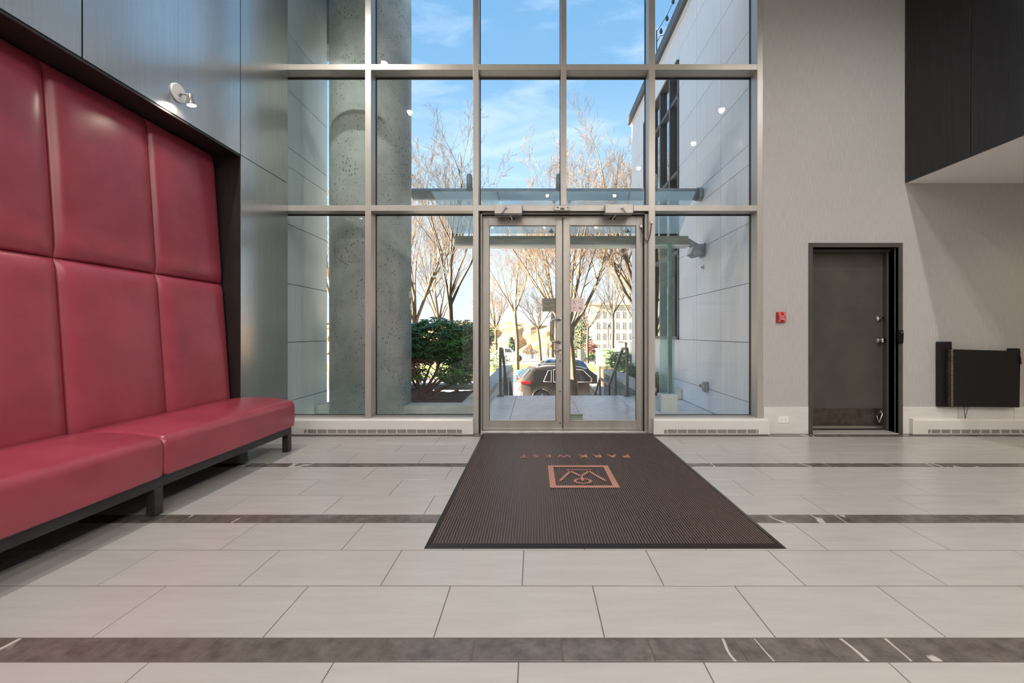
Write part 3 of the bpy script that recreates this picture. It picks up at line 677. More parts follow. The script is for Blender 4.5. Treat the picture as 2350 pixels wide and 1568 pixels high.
# black folding panel
Y_ = WY-.09
t = empty('folding_panel', (PX(2250, Y_), WY, PZ(935, Y_)), 'black hinged folding panel on a black upright above the far right heater', 'folding panel')
Yp = WY-.06
MB().box(PX(2158, Yp), PX(2184.5, Yp), Yp, WY-.01, PZ(933.5, Yp), PZ(784.5, Yp)).build('upright', M['black'], t, bevel=.002)
a, b = PX(2184.5, Y_), PX(2342, Y_)
MB().hexa([(a, Y_, PZ(933, Y_)), (PX(2340, Y_), Y_, PZ(935.5, Y_)), (b+.002, Y_, PZ(806, Y_)), (a, Y_, PZ(802, Y_))],
          [(a, Y_+.045, PZ(933, Y_)), (PX(2340, Y_), Y_+.045, PZ(935.5, Y_)), (b+.002, Y_+.045, PZ(806, Y_)), (a, Y_+.045, PZ(802, Y_))]).build('flap', M['black'], t, bevel=.002)
Yh = Y_-.003
hn = MB(); za, zb = PZ(932, Yh), PZ(802, Yh)
hn.box(PX(2176, Yh), PX(2184.2, Yh), Yh, Yh+.03, za, zb); hn.cyl((PX(2184, Yh), Yh-.004, za), (PX(2184, Yh), Yh-.004, zb), .006, 8)
hn.build('piano_hinge', M['kick'], t)
kn = MB(); n = 26
for i in range(n): kn.box(PX(2180, Yh), PX(2184, Yh)+.004, Yh-.012, Yh-.006, za+(zb-za)*(i+.1)/n, za+(zb-za)*(i+.75)/n)
kn.build('hinge_knuckle', M['steel'], t)
MB().box(PX(2319, WY-.04), PX(2341, WY-.04), WY-.04, WY-.005, PZ(812, WY-.04), PZ(800, WY-.04)).lathe([(.004,0),(.004,-.003)], (PX(2330, WY-.04), WY-.04, PZ(802.5, WY-.04)), 'y', 8).build('wall_bracket', M['black'], t)
MB().tube([(PX(2338.5, Y_), Y_-.004, PZ(813, Y_)), (PX(2339, Y_), Y_-.012, PZ(822, Y_)), (PX(2341, Y_), Y_-.008, PZ(836, Y_))], .006, 6).build('latch', M['frameblack'], t)
ch = MB(); p0 = Vector((PX(2212.5, Y_+.02), Y_+.02, PZ(933.5, Y_))); p2 = Vector((PX(2222, Y_+.02), Y_+.02, PZ(933.5, Y_))); p1 = Vector((PX(2217, Y_), Y_+.01, PZ(961.5, Y_)))
for A, B in ((p0, p1), (p2, p1)):
    for i in range(9):
        c = A.lerp(B, (i+.5)/9); dx = .0035 if i % 2 else .001
        ch.tube([(c.x-dx, c.y-.003, c.z+.008), (c.x+dx, c.y, c.z+.004), (c.x+dx, c.y, c.z-.004), (c.x-dx, c.y+.003, c.z-.008)], .0022, 5)
ch.build('chain', M['frameblack'], t)

# ------------------------------------------------------------------ padded backrest and bench
XT, XB = -2.864, -2.711; ZB, ZM = .40, 1.528
def cushion(y0, y1, z0, z1, depth=.046, sag=0):
    """puffed leather panel on the leaning plane"""
    def plane_x(z): return XB+(XT-XB)*(z-.505)/(RZ-.505)
    mb = MB(); nu, nv = 28, 28; vs = []
    H = z1-z0; Wd = y1-y0
    def prof(u, L_):
        e = min(u, 1-u)*L_
        r = .12
        return 1.0 if e >= r else math.sqrt(max(0, 1-((r-e)/r)**2.3))
    def knot(i, n, L_):
        u = i/n; return .5-.5*math.cos(math.pi*u)*(.55+.45*abs(math.cos(math.pi*u))**.3) if 0 else .5*(1-math.cos(math.pi*u))
    for j in range(nv+1):
        v = knot(j, nv, H)
        for i in range(nu+1):
            u = knot(i, nu, Wd)
            k = min(prof(u, Wd), 1)*min(prof(v, H), 1)
            crown = .010*math.sin(math.pi*u)*math.sin(math.pi*v)
            z = z0+v*H; yy = y0+u*Wd
            vs.append((plane_x(z)-depth*.9+(depth*k+crown), yy, z))
    fs = [(j*(nu+1)+i, j*(nu+1)+i+1, (j+1)*(nu+1)+i+1, (j+1)*(nu+1)+i) for j in range(nv) for i in range(nu)]
    mb.add(vs, fs, True)
    return mb
pb = empty('padded_backrest', (XL-.1, 2.5, 0), 'tall crimson leather padded backrest of large tufted panels leaning in dark recess', 'backrest')
pw = [(3.1795, 3.855), (2.506, 3.1795), (1.832, 2.506), (1.158, 1.832), (.484, 1.158)]
for a, b in pw:
    for z0, z1 in ((ZB, ZM), (ZM, RZ-.008)):
        o = cushion(a+.0015, b-.0015, z0+.0015, z1-.0015).build('cushion_panel', M['leather'], pb, fix=False)
q = MB(); q.add([(XB-.045, .4, .3), (XB-.045, 3.857, .3), (XT-.05, 3.857, RZ-.01), (XT-.05, .4, RZ-.01), (XT-.06, .4, .3), (XT-.06, 3.857, .3), (XT-.07, 3.857, RZ-.01), (XT-.07, .4, RZ-.01)], [(0,1,2,3),(4,7,6,5),(0,4,5,1),(1,5,6,2),(2,6,7,3),(3,7,4,0)])
q.build('backing_board', M['leatherseam'], pb)

bn = empty('upholstered_bench', (-2.4, 2.5, 0), 'long low bench with crimson leather seat cushions on black frame', 'bench')
def seat(y0, y1):
    """rounded seat cushion: profile in x,z extruded along y with rounded ends"""
    xf, xb = -2.195, -2.700
    prof = []
    def arc(cx, cz, r, a0, a1, n):
        for i in range(n+1):
            a = math.radians(a0+(a1-a0)*i/n); prof.append((cx+r*math.cos(a), cz+r*math.sin(a)))
    prof.append((xb, .232)); prof.append((xf-.02, .232))
    arc(xf-.014, .246, .014, -90, 0, 3)
    prof.append((xf+.003, .32)); prof.append((xf+.002, .38))
    arc(xf-.055, .420, .055, 0, 78, 8)
    prof.append((xf-.15, .490)); prof.append((xf-.27, .500)); prof.append((xf-.40, .503)); prof.append((xb, .500))
    n = len(prof); cxm = sum(p[0] for p in prof)/n; czm = .36
    st = []
    ends = [(0, .035), (.006, .016), (.016, .006), (.035, 0)]
    for d, ins in ends: st.append((y0+d, ins))
    m = 6
    for i in range(1, m): st.append((y0+.035+(y1-y0-.07)*i/m, -.003*math.sin(math.pi*i/m)))
    for d, ins in reversed(ends): st.append((y1-d, ins))
    vs = []
    for yy, ins in st:
        for (px, pz) in prof:
            dx, dz = px-cxm, pz-czm
            sx = 1-ins/.25; sz = 1-ins/.14
            vs.append((cxm+dx*sx if dx > 0 else px, yy, czm+dz*sz))
    mb = MB(); fs = []
    for i in range(len(st)-1):
        for k in range(n): fs.append((i*n+k, i*n+(k+1) % n, (i+1)*n+(k+1) % n, (i+1)*n+k))
    mb.add(vs, fs, True); mb.add([], [])
    mb.f.append(tuple(range(n))); mb.m.append(0); mb.sm.append(True)
    mb.f.append(tuple((len(st)-1)*n+k for k in range(n))); mb.m.append(0); mb.sm.append(True)
    return mb
for a, b in ((-.14, 1.196), (1.198, 2.540), (2.543, 3.934)):
    o = seat(a, b).build('seat_cushion', M['leather'], bn)
    if a > 1: 
        # piping along the near end edge
        pass
MB().box(-2.70, -2.235, -.14, 3.94, .163, .233).build('frame_rail', M['frameblack'], bn, bevel=.003)
for yy in (1.19, 2.521, 3.885):
    MB().box(-2.29, -2.236, yy, yy+.056, 0, .165).build('leg', M['frameblack'], bn, bevel=.003)
    MB().box(-2.69, -2.65+.012, yy, yy+.056, 0, .165).build('leg', M['frameblack'], bn, bevel=.003)

# wall spot lamp
D = 3.179; sx, sz = XL, 2.871
t = empty('wall_spotlight', (XL, D, sz), 'small chrome wall spotlight with round plate on dark panelling above the padded backrest', 'wall light')
MB().lathe([(.068,0),(.068,.008),(.064,.012)], (XL, D, sz), 'x', 32).build('wall_plate', M['white'], t)
MB().cyl((XL+.01, D, sz-.008), (XL+.012+.075, D+.005, sz-.006), .005, 10).lathe([(.012,0),(.012,.012)], (XL+.01, D, sz-.008), 'x', 12).build('arm', M['steel'], t)
hp = Vector((XL+.085, D+.005, sz-.006)); hd = Vector((.10, .10, -.98)).normalized()
MB().tube([hp+Vector((0,0,.006)), hp+hd*.004, hp+hd*.045, hp+hd*.055, hp+hd*.078], [.008, .017, .017, .019, .031], 20).build('lamp_head', M['steel'], t)
MB().cyl(hp+hd*.0775, hp+hd*.0795, .028, 20).build('bulb', M['lampcool'], t)
ld = bpy.data.lights.new('wall_spot_glow', 'SPOT'); lo = bpy.data.objects.new('wall_spot_glow', ld); COL.objects.link(lo)
lo.location = hp+hd*.095; ld.energy = 1.6; ld.color = (1,.86,.68); ld.spot_size = math.radians(120); ld.spot_blend = .7; ld.shadow_soft_size = .02
lo.rotation_euler = Vector((-.45, -.25, -.86)).to_track_quat('-Z', 'Y').to_euler()

# ------------------------------------------------------------------ entrance mat
x0, x1, y0, y1 = -.552, 1.272, 2.146, 4.612
mt = empty('entrance_mat', ((x0+x1)/2, (y0+y1)/2, 0), 'large brown ribbed entrance mat with black rubber edge and tan logo', 'mat')
bw = .032; h = .011
rim = MB()
for (ax, ay, bx, by, cx_, cy_, dx_, dy_) in ((x0,y0,x1,y0,x1-bw,y0+bw,x0+bw,y0+bw), (x1,y0,x1,y1,x1-bw,y1-bw,x1-bw,y0+bw), (x1,y1,x0,y1,x0+bw,y1-bw,x1-bw,y1-bw), (x0,y1,x0,y0,x0+bw,y0+bw,x0+bw,y1-bw)):
    rim.add([(ax,ay,.001),(bx,by,.001),(cx_,cy_,h),(dx_,dy_,h)], [(0,1,2,3)])
    rim.add([(ax,ay,.0005),(bx,by,.0005),(cx_,cy_,.0005),(dx_,dy_,.0005)], [(0,1,2,3)])
rim.box(x0+bw-.002, x1-bw+.002, y0+bw-.002, y1-bw+.002, .0005, .006)
rim.build('rubber_border', M['rubber'], mt, fix=False)
rb = MB(); n = 118; px0, px1 = x0+bw, x1-bw; w = (px1-px0)/n
for i in range(n):
    a = px0+i*w; z = .0105
    rb.add([(a+w*.12, yy, zz) if q == 0 else (a+w*q, yy, zz) for yy in (y0+bw, y1-bw) for q, zz in ((.10, .006), (.12, z-.0005), (.26, z+.001), (.56, z+.001), (.68, z-.0005), (.70, .006))],
           [(k, k+1, k+7, k+6) for k in range(5)])
tag(rb.build('carpet_ribs', M['carpet'], mt, fix=False), kind='stuff')
ZL = .0118
def mp_(u, v):   # pixel in the zoomed crop of the logo -> mat plane
    return FL(1170+u/7.833, 1020+v/7.833, ZL)
lg = MB()
def stroke(pa, pb, wd):
    a, b = Vector(pa), Vector(pb); d = (b-a).normalized(); nrm = Vector((-d.y, d.x, 0))*wd/2
    lg.hexa([a-nrm, b-nrm, b+nrm, a+nrm], [Vector(p)+Vector((0,0,.0008)) for p in (a-nrm, b-nrm, b+nrm, a+nrm)])
fa, fb, fc, fd = .1135, .598, 2.963, 3.462; bwid = .042
lg.box(fa, fb, fc, fc+bwid, ZL, ZL+.0008).box(fa, fb, fd-bwid, fd, ZL, ZL+.0008).box(fa, fa+bwid, fc+bwid, fd-bwid, ZL, ZL+.0008).box(fb-bwid, fb, fc+bwid, fd-bwid, ZL, ZL+.0008)
lg.build('logo_frame', M['carpetlogo'], mt)
lg = MB()
W_ = [mp_(1010, 655), mp_(1150, 482), mp_(1290, 572), mp_(1372, 482), mp_(1625, 655)]
xs = .356; yy0 = W_[0][1]; yy1 = W_[1][1]; yv = W_[2][1]
W_ = [(xs-.165, yy0, ZL), (xs-.072, yy1, ZL), (xs, yv, ZL), (xs+.072, yy1, ZL), (xs+.165, yy0, ZL)]
for a, b in zip(W_[:-1], W_[1:]): stroke(a, b, .02)
stroke((xs, yv-.01, ZL), (xs, mp_(0, 655)[1], ZL), .02)
stroke((xs-.10, mp_(0,455)[1], ZL), (xs+.10, mp_(0,455)[1], ZL), .012)
yc = mp_(0, 658)[1]; n = 28; vs = []
for k in range(n):
    th = 2*math.pi*k/n
    for r in (.066, .048): vs.append((xs+r*math.cos(th), yc+r*math.sin(th)*.86, ZL+.0006))
lg.add(vs, [(2*k, 2*((k+1) % n), 2*((k+1) % n)+1, 2*k+1) for k in range(n)])
lg.build('logo_monogram', M['carpetlogo'], mt, fix=False)
for chh, xx, bold in (('P', .806, .0045), ('A', .683, .0045), ('R', .556, .0045), ('K', .430, .0045), ('W', .262, .001), ('E', .128, .001), ('S', .017, .001), ('T', -.086, .001)):
    text_mesh(chh, .118, M['carpetlogo'], 'lettering', (xx, 3.73, ZL+.0006), (0, 0, math.pi), mt, bold)

# ------------------------------------------------------------------ ceiling lamps
def downlight(x, y, z, power, label='round recessed ceiling downlight mirrored in the window glass', grp='recessed ceiling downlights', col=(1,.95,.89), spot=168):
    t = empty('ceiling_downlight', (x, y, z), label, 'ceiling light', grp)
    MB().lathe([(.095,.0),(.095,-.006),(.075,-.004),(.072,.0)], (x, y, z), 'z', 24).build('trim_ring', M['white'], t)
    MB().cyl((x, y, z-.003), (x, y, z-.001), .055, 24).build('lamp_lens', M['lamp'], t)
    ld = bpy.data.lights.new('downlight_glow', 'SPOT'); lo = bpy.data.objects.new('downlight_glow', ld); COL.objects.link(lo)
    lo.location = (x, y, z-.02); ld.energy = power; ld.spot_size = math.radians(spot); ld.spot_blend = .5; ld.shadow_soft_size = .04; ld.color = col
for x, y, w, lb in ((-2.28, 3.0, 1, 'round ceiling downlight nearest the windows above the padded backrest, mirrored in glass'), (-2.30, 1.58, 1, 'second round ceiling downlight from the windows on the bench side'),
                 (3.45, 1.66, 1, 'round ceiling downlight beside the black bulkhead, nearer the windows'), (3.45, .28, 1, 'second round ceiling downlight beside the black bulkhead'), (2.6, -1.1, 1, 'round ceiling downlight mirrored low in the window right of the doors')):
    downlight(x, y, ZC, LAMP_W*w, lb)
for x in (-1.6, .4, 2.4):  # rows added behind the view to brighten the lobby
    for y in (-3.2, -5.2, -7.0):
        downlight(x, y, ZC, LAMP_W*1.1, 'added round fill downlight in the unseen ceiling behind the viewer')
for x in (5.4, 6.6):
    for y in (3.4, 1.2, -1.0):
        downlight(x, y, ZS-.004, 7, 'round recessed downlight in the low white soffit, out of view', 'downlights in the white soffit', (1,.72,.42), 140)

# mailboxes on the back wall, seen mirrored in the right hand glass
MB().box(4.02, XR, -2.9, -2.7, 0, ZS-.005).build('wall_surface', M['wallpaper'], struct('wall_corridor'))
YM = -2.698
t = empty('mailbox_bank', (4.9, YM, .25), 'pale wall bank of mailboxes seen mirrored in the window right of doors', 'mailboxes')
MB().box(4.55, 5.75, YM, YM+.04, .15, 2.0).build('surround', M['doorgrey'], t)
bx = {}
for r in range(9):
    for c in range(6):
        if not bx: bx['m'] = MB().box(0, .18, 0, .02, 0, .165).mesh('mailbox_door', M['heater'])
        o = bpy.data.objects.new('mailbox_door', bx['m']); COL.objects.link(o); o.parent = t; o.location = Vector((4.6+c*.187, YM+.04, .28+r*.18))-Vector(t.location)
        k = bpy.data.objects.new('lock', bx.setdefault('k', MB().cyl((.09,.02,.05), (.09,.028,.05), .014, 10).mesh('lock', M['frameblack']))); COL.objects.link(k); k.parent = o

# ================================================================== OUTSIDE
TE = 7.43       # far edge of the terrace
GZ = -2.1       # street level
def far_z(y): return GZ if y <= 36 else GZ-(y-36)*.031

# ---- unseen building masses, added and stepped to keep sun off the entrance court
tw = struct('wall_sun_block')
MB().box(-9, -2.86, 4.7, 5.74, GZ, 9).box(-20, -9, 3.0, 5.74, GZ, 12.5).box(-35, -20, 3.0, 5.74, GZ, 17).box(-110, -35, 3.0, 5.74, GZ, 21.6).box(-2.86, 14, -12, 4.76, ZC+.25, 7).box(-9, -3.03, -12, 4.7, GZ, 9).box(-20, -9, -12, 3, GZ, 12).box(XR+.25, 14, -12, 4.76, GZ, ZC+.25).build('sun_block_mass', M['extpanel'], tw)
MB().box(-2.86, 8, 4.76, 4.80, ZC+.02, 7).build('upper_facade', M['extpanel'], tw)
ZJ = [0, .305, .98, 1.65, 2.33, 2.99, 3.21, 3.86, 4.50, 5.15, 5.80]
wel = struct('wall_exterior_left'); XE = -2.80
MB().box(-2.95, XE-.015, 4.74, 5.775, 0, 9).build('wall_core', M['extbody'], wel)
for z0, z1 in zip(ZJ, ZJ[1:]+[6.5]):
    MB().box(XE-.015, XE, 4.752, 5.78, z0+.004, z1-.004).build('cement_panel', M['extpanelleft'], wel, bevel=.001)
MB().box(XE-.05, XE, 5.7755, 5.782, 0, 9).build('corner_trim', M['galv'], wel)
MB().box(-5.5, -2.45, 6.05, 6.45, 5.19, 6.2).build('concrete_lintel', M['concretedark'], wel)

# ---- right wing
wer = struct('wall_exterior_right'); XW = 2.43; XI = 2.62
WA, WB, WZ0, WZ1 = 7.15, 9.34, .98, 5.67
MB().box(XW+.015, XI+.4, 4.80, WA, -2.1, 6.25).box(XW+.015, XI+.4, WB, 10.6, -2.1, 6.25).box(XW+.015, XI+.4, WA, WB, -2.1, WZ0-.02).box(XW+.015, XI+.4, WA, WB, WZ1+.02, 6.25).box(XI+.4, 8, 4.9, 10.6, GZ, 6.2).build('wall_core', M['extbody'], wer)
YJ = [4.80, 5.54, 6.37, WA]
for y0, y1 in zip(YJ[:-1], YJ[1:]):
    for z0, z1 in zip(ZJ, ZJ[1:]+[6.22]):
        MB().box(XW, XW+.015, y0+.0035, y1-.0035, z0+.0035, z1-.0035).build('cement_panel', M['extpanel'], wer, bevel=.001)
for y0, y1 in ((WB, 9.95), (9.95, 10.6)):
    for z0, z1 in zip([-2.1, -1.2]+ZJ, [-1.2]+ZJ+[6.22]):
        MB().box(XW, XW+.015, y0+.004, y1-.004, z0+.004, z1-.004).build('cement_panel', M['extpanel'], wer)
for y0, y1 in ((WA, 7.9), (7.9, 8.6), (8.6, WB)):
    MB().box(XW, XW+.015, y0+.004, y1-.004, WZ1+.004, 6.22).build('cement_panel', M['extpanel'], wer)
    for z0, z1 in ((-1.2, -.3), (-.3, .305), (.305, WZ0)):
        MB().box(XW, XW+.015, y0+.004, y1-.004, z0+.004, z1-.004).build('cement_panel', M['extpanel'], wer)
MB().box(XW-.03, XI+.5, 4.80, 10.62, 6.22, 6.27).build('roof_trim', M['extpanel'], wer)
MB().box(XW-.09, XI+.5, 4.80, 10.64, 6.27, 6.46).build('roof_coping', M['charcoal'], wer, bevel=.004)
w2 = struct('window_2')
fr = MB(); fr.box(XW-.015, XW+.08, WA, WA+.05, WZ0, WZ1).box(XW-.04, XW+.08, WB-.05, WB, WZ0, WZ1).box(XW-.04, XW+.08, WA, WB, WZ1-.05, WZ1).box(XW-.04, XW+.08, WA, WB, WZ0, WZ0+.05)
fr.build('window_frame', M['charcoal'], w2, bevel=.003)
ym = [7.56, 8.13, 8.72]
for yy in ym: MB().box(XW-.03, XW+.08, yy-.03, yy+.03, WZ0, WZ1).build('mullion', M['charcoal'], w2, bevel=.003)
for zz in (5.07, 3.80, 2.45): MB().box(XW-.02, XW+.08, WA, WB, zz-.03, zz+.03).build('transom', M['charcoal'], w2, bevel=.003)
ya = [WA+.05]+ym+[WB-.05]; za = [WZ0+.05, 2.45, 3.80, 5.07, WZ1-.05]
for a, b in zip(ya[:-1], ya[1:]):
    for c, d in zip(za[:-1], za[1:]):
        MB().box(XW+.035, XW+.043, a, b, c, d).build('pane', M['mirrorglass'], w2)
MB().box(XI+.2, XI+.25, WA, WB, WZ0, WZ1).build('dim_room_backing', M['doorgrey'], w2)  # dark sheet standing in for the dim room behind the panes

# wall fittings on the right wing
def wallpt(px, py):   # point on the plane X = XW seen at px, py
    D = XW*F/(px-CX); return D, PZ(py, D)
D, zt = wallpt(1613, 566); D2, zb = wallpt(1613, 588)
t = empty('outdoor_wall_lamp', (XW, D, zb), 'grey wedge shaped wall lamp on pale panelled wall beside canopy beam', 'wall lamp')
zc = (zt+zb)/2
MB().prism([(XW, zt+.01), (XW-.16, zt-.01), (XW-.20, zb+.02), (XW-.13, zb-.02), (XW, zb+.01)], 'y', D-.09, D+.09).build('hood', M['galv'], t, bevel=.004)
MB().hexa([(XW-.163, D-.08, zt-.015), (XW-.202, D-.08, zb+.025), (XW-.202, D+.08, zb+.025), (XW-.163, D+.08, zt-.015)], [(XW-.175, D-.075, zt-.015), (XW-.215, D-.075, zb+.02), (XW-.215, D+.075, zb+.02), (XW-.175, D+.075, zt-.015)]).build('diffuser', M['white'], t)
MB().box(XW-.015, XW, D-.1, D+.1, zb-.02, zt+.03).build('back_plate', M['galv'], t)
D, z = wallpt(1613.5, 614); t = empty('wall_button', (XW, D, z), 'small square steel sensor on pale wall below the wedge lamp', 'sensor')
MB().box(XW-.02, XW, D-.025, D+.025, z-.025, z+.025).build('housing', M['steel'], t, bevel=.003)
MB().box(XW-.024, XW-.02, D-.012, D+.012, z-.012, z+.012).build('lens', M['black'], t)
D, z = wallpt(1623, 888); t = empty('outdoor_socket', (XW, D, z-.12), 'narrow grey weatherproof box low on pale panelled wall', 'socket')
MB().box(XW-.05, XW, D-.05, D+.05, z-.07, z+.07).build('housing', M['galv'], t, bevel=.005)
MB().box(XW-.058, XW-.05, D-.042, D+.042, z-.062, z+.062).build('lid', M['galv'], t, bevel=.003)
D, z = wallpt(1609, 885); t = empty('wall_vent_cap', (XW, D, z), 'tiny steel vent cap beside the narrow grey box low on wall', 'vent')
MB().box(XW-.02, XW, D-.022, D+.022, z-.022, z+.022).build('cap', M['steel'], t, bevel=.002)
MB().box(XW-.024, XW-.02, D-.01, D+.01, z-.01, z+.01).build('opening', M['black'], t)

# string lights above the roof
D = 9.0
t = empty('string_lights', (PX(1507, D), D, 6.46), 'string of small dark bulbs on a thin pole above the roof edge', 'string lights')
MB().cyl((PX(1507, D), D, 6.46), (PX(1507, D), D, PZ(70, D)), .012, 8).tube([(PX(1508, D), D, PZ(95, D)), (PX(1516, D), D, PZ(82, D)), (PX(1531, D), D, PZ(80, D)), (PX(1545, D), D+.5, PZ(86, D))], .008, 6).build('pole', M['frameblack'], t)
MB().tube([(PX(1507, D), D, PZ(72, D)), (PX(1513, D), D, PZ(64, D)), (PX(1532, D), D, PZ(33, D)), (PX(1548, D), D, PZ(-2, D)), (PX(1570, D), D, PZ(-60, D))], .006, 6).build('wire', M['black'], t)
for px, py in ((1531, 43), (1517, 72.5), (1525, 92), (1545, 4), (1554, -32)):
    MB().lathe([(.012,.07),(.018,.05),(.034,.015),(.036,-.01),(.022,-.04),(.004,-.052)], (PX(px, D), D, PZ(py, D)), 'z', 10).build('bulb', M['bulbglass'], t)

# ---- terrace, stairs and stair walls
tr = struct('ground_terrace')
MB().box(-30, 12, 4.79, 5.44, -.4, -.003).box(-.70, XW+.02, 5.44, TE, -.4, -.003).box(1.75, 12, TE, 7.5, -.4, -.003).build('terrace_base', M['concretedark'], tr)
for i in range(4):
    for j in range(3):
        y0, y1 = 4.80+j*.88, 4.80+(j+1)*.88
        xs_ = [-.69, -.30, .62, 1.42, XW]
        a, b = xs_[i], xs_[i+1]
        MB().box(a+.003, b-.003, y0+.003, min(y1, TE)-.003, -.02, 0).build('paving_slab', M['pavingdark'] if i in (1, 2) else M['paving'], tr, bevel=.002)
MB().box(-2.79, -.70, 4.80, 5.44, -.02, 0).build('paving_slab', M['paving'], tr)
st = struct('steps_front')
nst = 5; y = TE; z = 0
steps = []
for i in range(5):
    z -= .165; steps.append((y, y+.32, z)); y += .32
land0 = y
steps.append((y, 10.4, z)); y = 10.4
for i in range(6):
    z -= .185; steps.append((y, y+.30, z)); y += .30
for (a, b, zz) in steps:
    MB().box(-.62, 1.75, a, b, zz-.3, zz).build('step', M['paving'], st, bevel=.004)

def stone_wall(name, x0, x1, y0, y1, z0, z1, face, seed):
    """low wall with coursed split stones on the faces given and a precast coping"""
    rd = random.Random(seed); w = struct(name)
    MB().box(x0+.03, x1-.03, y0+.03, y1-.03, z0, z1-.07).build('wall_core', M['concretedark'], w)
    y = y0-.02
    while y < y1-.01:
        b = min(y+1.15, y1+.02); MB().box(x0-.02, x1+.02, y+.003, b-.003, z1-.07, z1).build('coping_stone', M['coping'], w, bevel=.006); y = b
    z = z0
    while z < z1-.08:
        h = min(rd.choice((.08, .12, .15)), z1-.07-z)
        if h < .02: break
        y = y0
        while y < y1-.01:
            l = min(rd.uniform(.14, .36), y1-y)
            if 'l' in face: MB().box(x0-.001-rd.uniform(0,.012), x0+.03, y+.004, y+l-.004, z+.004, z+h-.004).build('stone', M['stone'], w, bevel=.006, seg=1)
            y += l
        if 'f' in face:
            x = x0
            while x < x1-.01:
                l = min(rd.uniform(.14, .36), x1-x)
                MB().box(x+.004, x+l-.004, y0-.001-rd.uniform(0,.01), y0+.03, z+.004, z+h-.004).build('stone', M['stone'], w, bevel=.006, seg=1)
                x += l
        z += h
    return w
stone_wall('wall_stair_right', 1.76, 2.06, 7.24, 10.65, -1.0, .16, 'l', 3)
stone_wall('wall_stair_lower', 1.76, 2.10, 10.66, 13.4, -1.9, -.49, 'lf', 5)
MB().box(2.08, XW, 7.5, 14, -2.0, .0).build('planter_soil', M['soil'], struct('ground_planter'))
MB().box(-.66, -.63, 8.0, 13.2, -2.1, .02).box(-.95, -.66, 8.0, 13.2, -2.1, .15).build('wall_core', M['coping'], struct('wall_stair_left'))

# handrails of flat dark steel
def rail(x, label, xo):
    t = empty('stair_handrail', (x, 7.35, 0), label, 'handrail', 'steel handrails of the entrance stairs')
    r = MB(); pts = [(7.35, .82), (7.73, .808), (9.12, -.005), (10.4, -.01), (11.35, -.60), (12.3, -1.15)]
    for (a, za), (b, zb) in zip(pts[:-1], pts[1:]):
        r.hexa([(x-.022, a, za-.03), (x+.022, a, za-.03), (x+.022, a, za+.02), (x-.022, a, za+.02)], [(x-.022, b, zb-.03), (x+.022, b, zb-.03), (x+.022, b, zb+.02), (x-.022, b, zb+.02)])
    r.build('top_rail', M['charcoal'], t)
    for yy, zt, zb in ((7.35, .82, 0), (8.43, .38, -.66), (9.12, -.01, -.83), (10.4, -.02, -.83), (11.35, -.61, -1.4), (12.3, -1.16, -2.0)):
        p = MB().box(x-.022, x+.022, yy-.022, yy+.022, zb, zt).build('post', M['charcoal'], t)
        if yy < 7.5: MB().box(x-.06, x+.06, yy-.06, yy+.06, zb, zb+.012).build('base_plate', M['charcoal'], t)
rail(1.61, 'dark steel handrail descending the stairs in front of the stone wall', 1)
rail(-.575, 'dark steel handrail at the left edge of the stairs seen through left door', -1)

# ---- glass canopy over the entrance
cn = empty('entrance_canopy', (.5, 6.2, 2.4), 'flat glass canopy on steel tube and weathered beam outside the entrance doors', 'canopy')
D0, D1 = 4.97, 6.02
zA, zB = PZ(441, D0), PZ(541, 6.1)+.01
xa0, xa1, xb0, xb1 = PX(989, D0), PX(1597, D0), PX(1041, D1), PX(1560, D1)
for i in range(4):
    u0, u1 = i/4+.002, (i+1)/4-.002
    A = [(xa0+(xa1-xa0)*u0, D0, zA), (xa0+(xa1-xa0)*u1, D0, zA), (xb0+(xb1-xb0)*u1, D1, zB), (xb0+(xb1-xb0)*u0, D1, zB)]
    MB().hexa(A, [(x, y, z+.012) for x, y, z in A]).build('glass_pane', M['canopyglass'], cn)
TY = 6.19; tz = (PZ(433, TY)+PZ(460, TY))/2; trr = (PZ(433, TY)-PZ(460, TY))/2
MB().cyl((-1.75, TY, tz), (XW-.01, TY, tz), trr, 24).build('support_tube', M['galv'], cn)
MB().cyl((XW-.07, TY, tz), (XW-.001, TY, tz), trr*1.12, 24).build('tube_flange', M['galv'], cn)
for px in (1076, 1283, 1505):
    x = PX(px, TY-.1)
    MB().tube([(x, TY-.05, tz), (x, TY-.05, PZ(410, TY)), (x, TY-.05, PZ(404, TY)), (x, TY-.05, PZ(402, TY))], [.045,.045,.034,.012], 14).build('strut', M['galv'], cn)
for (px, py, D) in ((1055, 461, 5.25), (1272, 461, 5.25), (1307, 461, 5.25), (1525, 461, 5.25), (1265, 533, 5.9), (1440, 533, 5.9)):
    x, z = PX(px, D), PZ(py, D); zg = zA+(zB-zA)*(D-D0)/(D1-D0)
    MB().lathe([(.036,0),(.036,.012),(.014,.02),(.014,zg-z+.02)], (x, D, z), 'z', 16).build('spider_fitting', M['galv'], cn)
BY = 6.05; zb1, zb0 = PZ(541.5, BY), PZ(562, BY)
MB().box(PX(1043, BY), PX(1580, BY), BY, BY+.14, zb0, zb1).build('fascia_beam', M['beam'], cn, bevel=.004)
MB().box(PX(1043, BY)-.01, PX(1580, BY)+.01, BY-.02, BY+.16, zb0-.022, zb0).build('drip_flashing', M['heater'], cn)
x = PX(1580, BY)
MB().hexa([(x, BY, zb0+.02), (x, BY+.14, zb0+.02), (x, BY+.14, zb1-.03), (x, BY, zb1-.03)], [(x+.14, BY+.02, zb0-.05), (x+.14, BY+.12, zb0-.05), (x+.16, BY+.12, zb0+.01), (x+.16, BY+.02, zb0+.01)]).build('end_bracket', M['galv'], cn)
MB().box(x+.12, XW, BY+.03, BY+.10, zb0-.02, zb0+.02).build('end_bracket', M['galv'], cn)

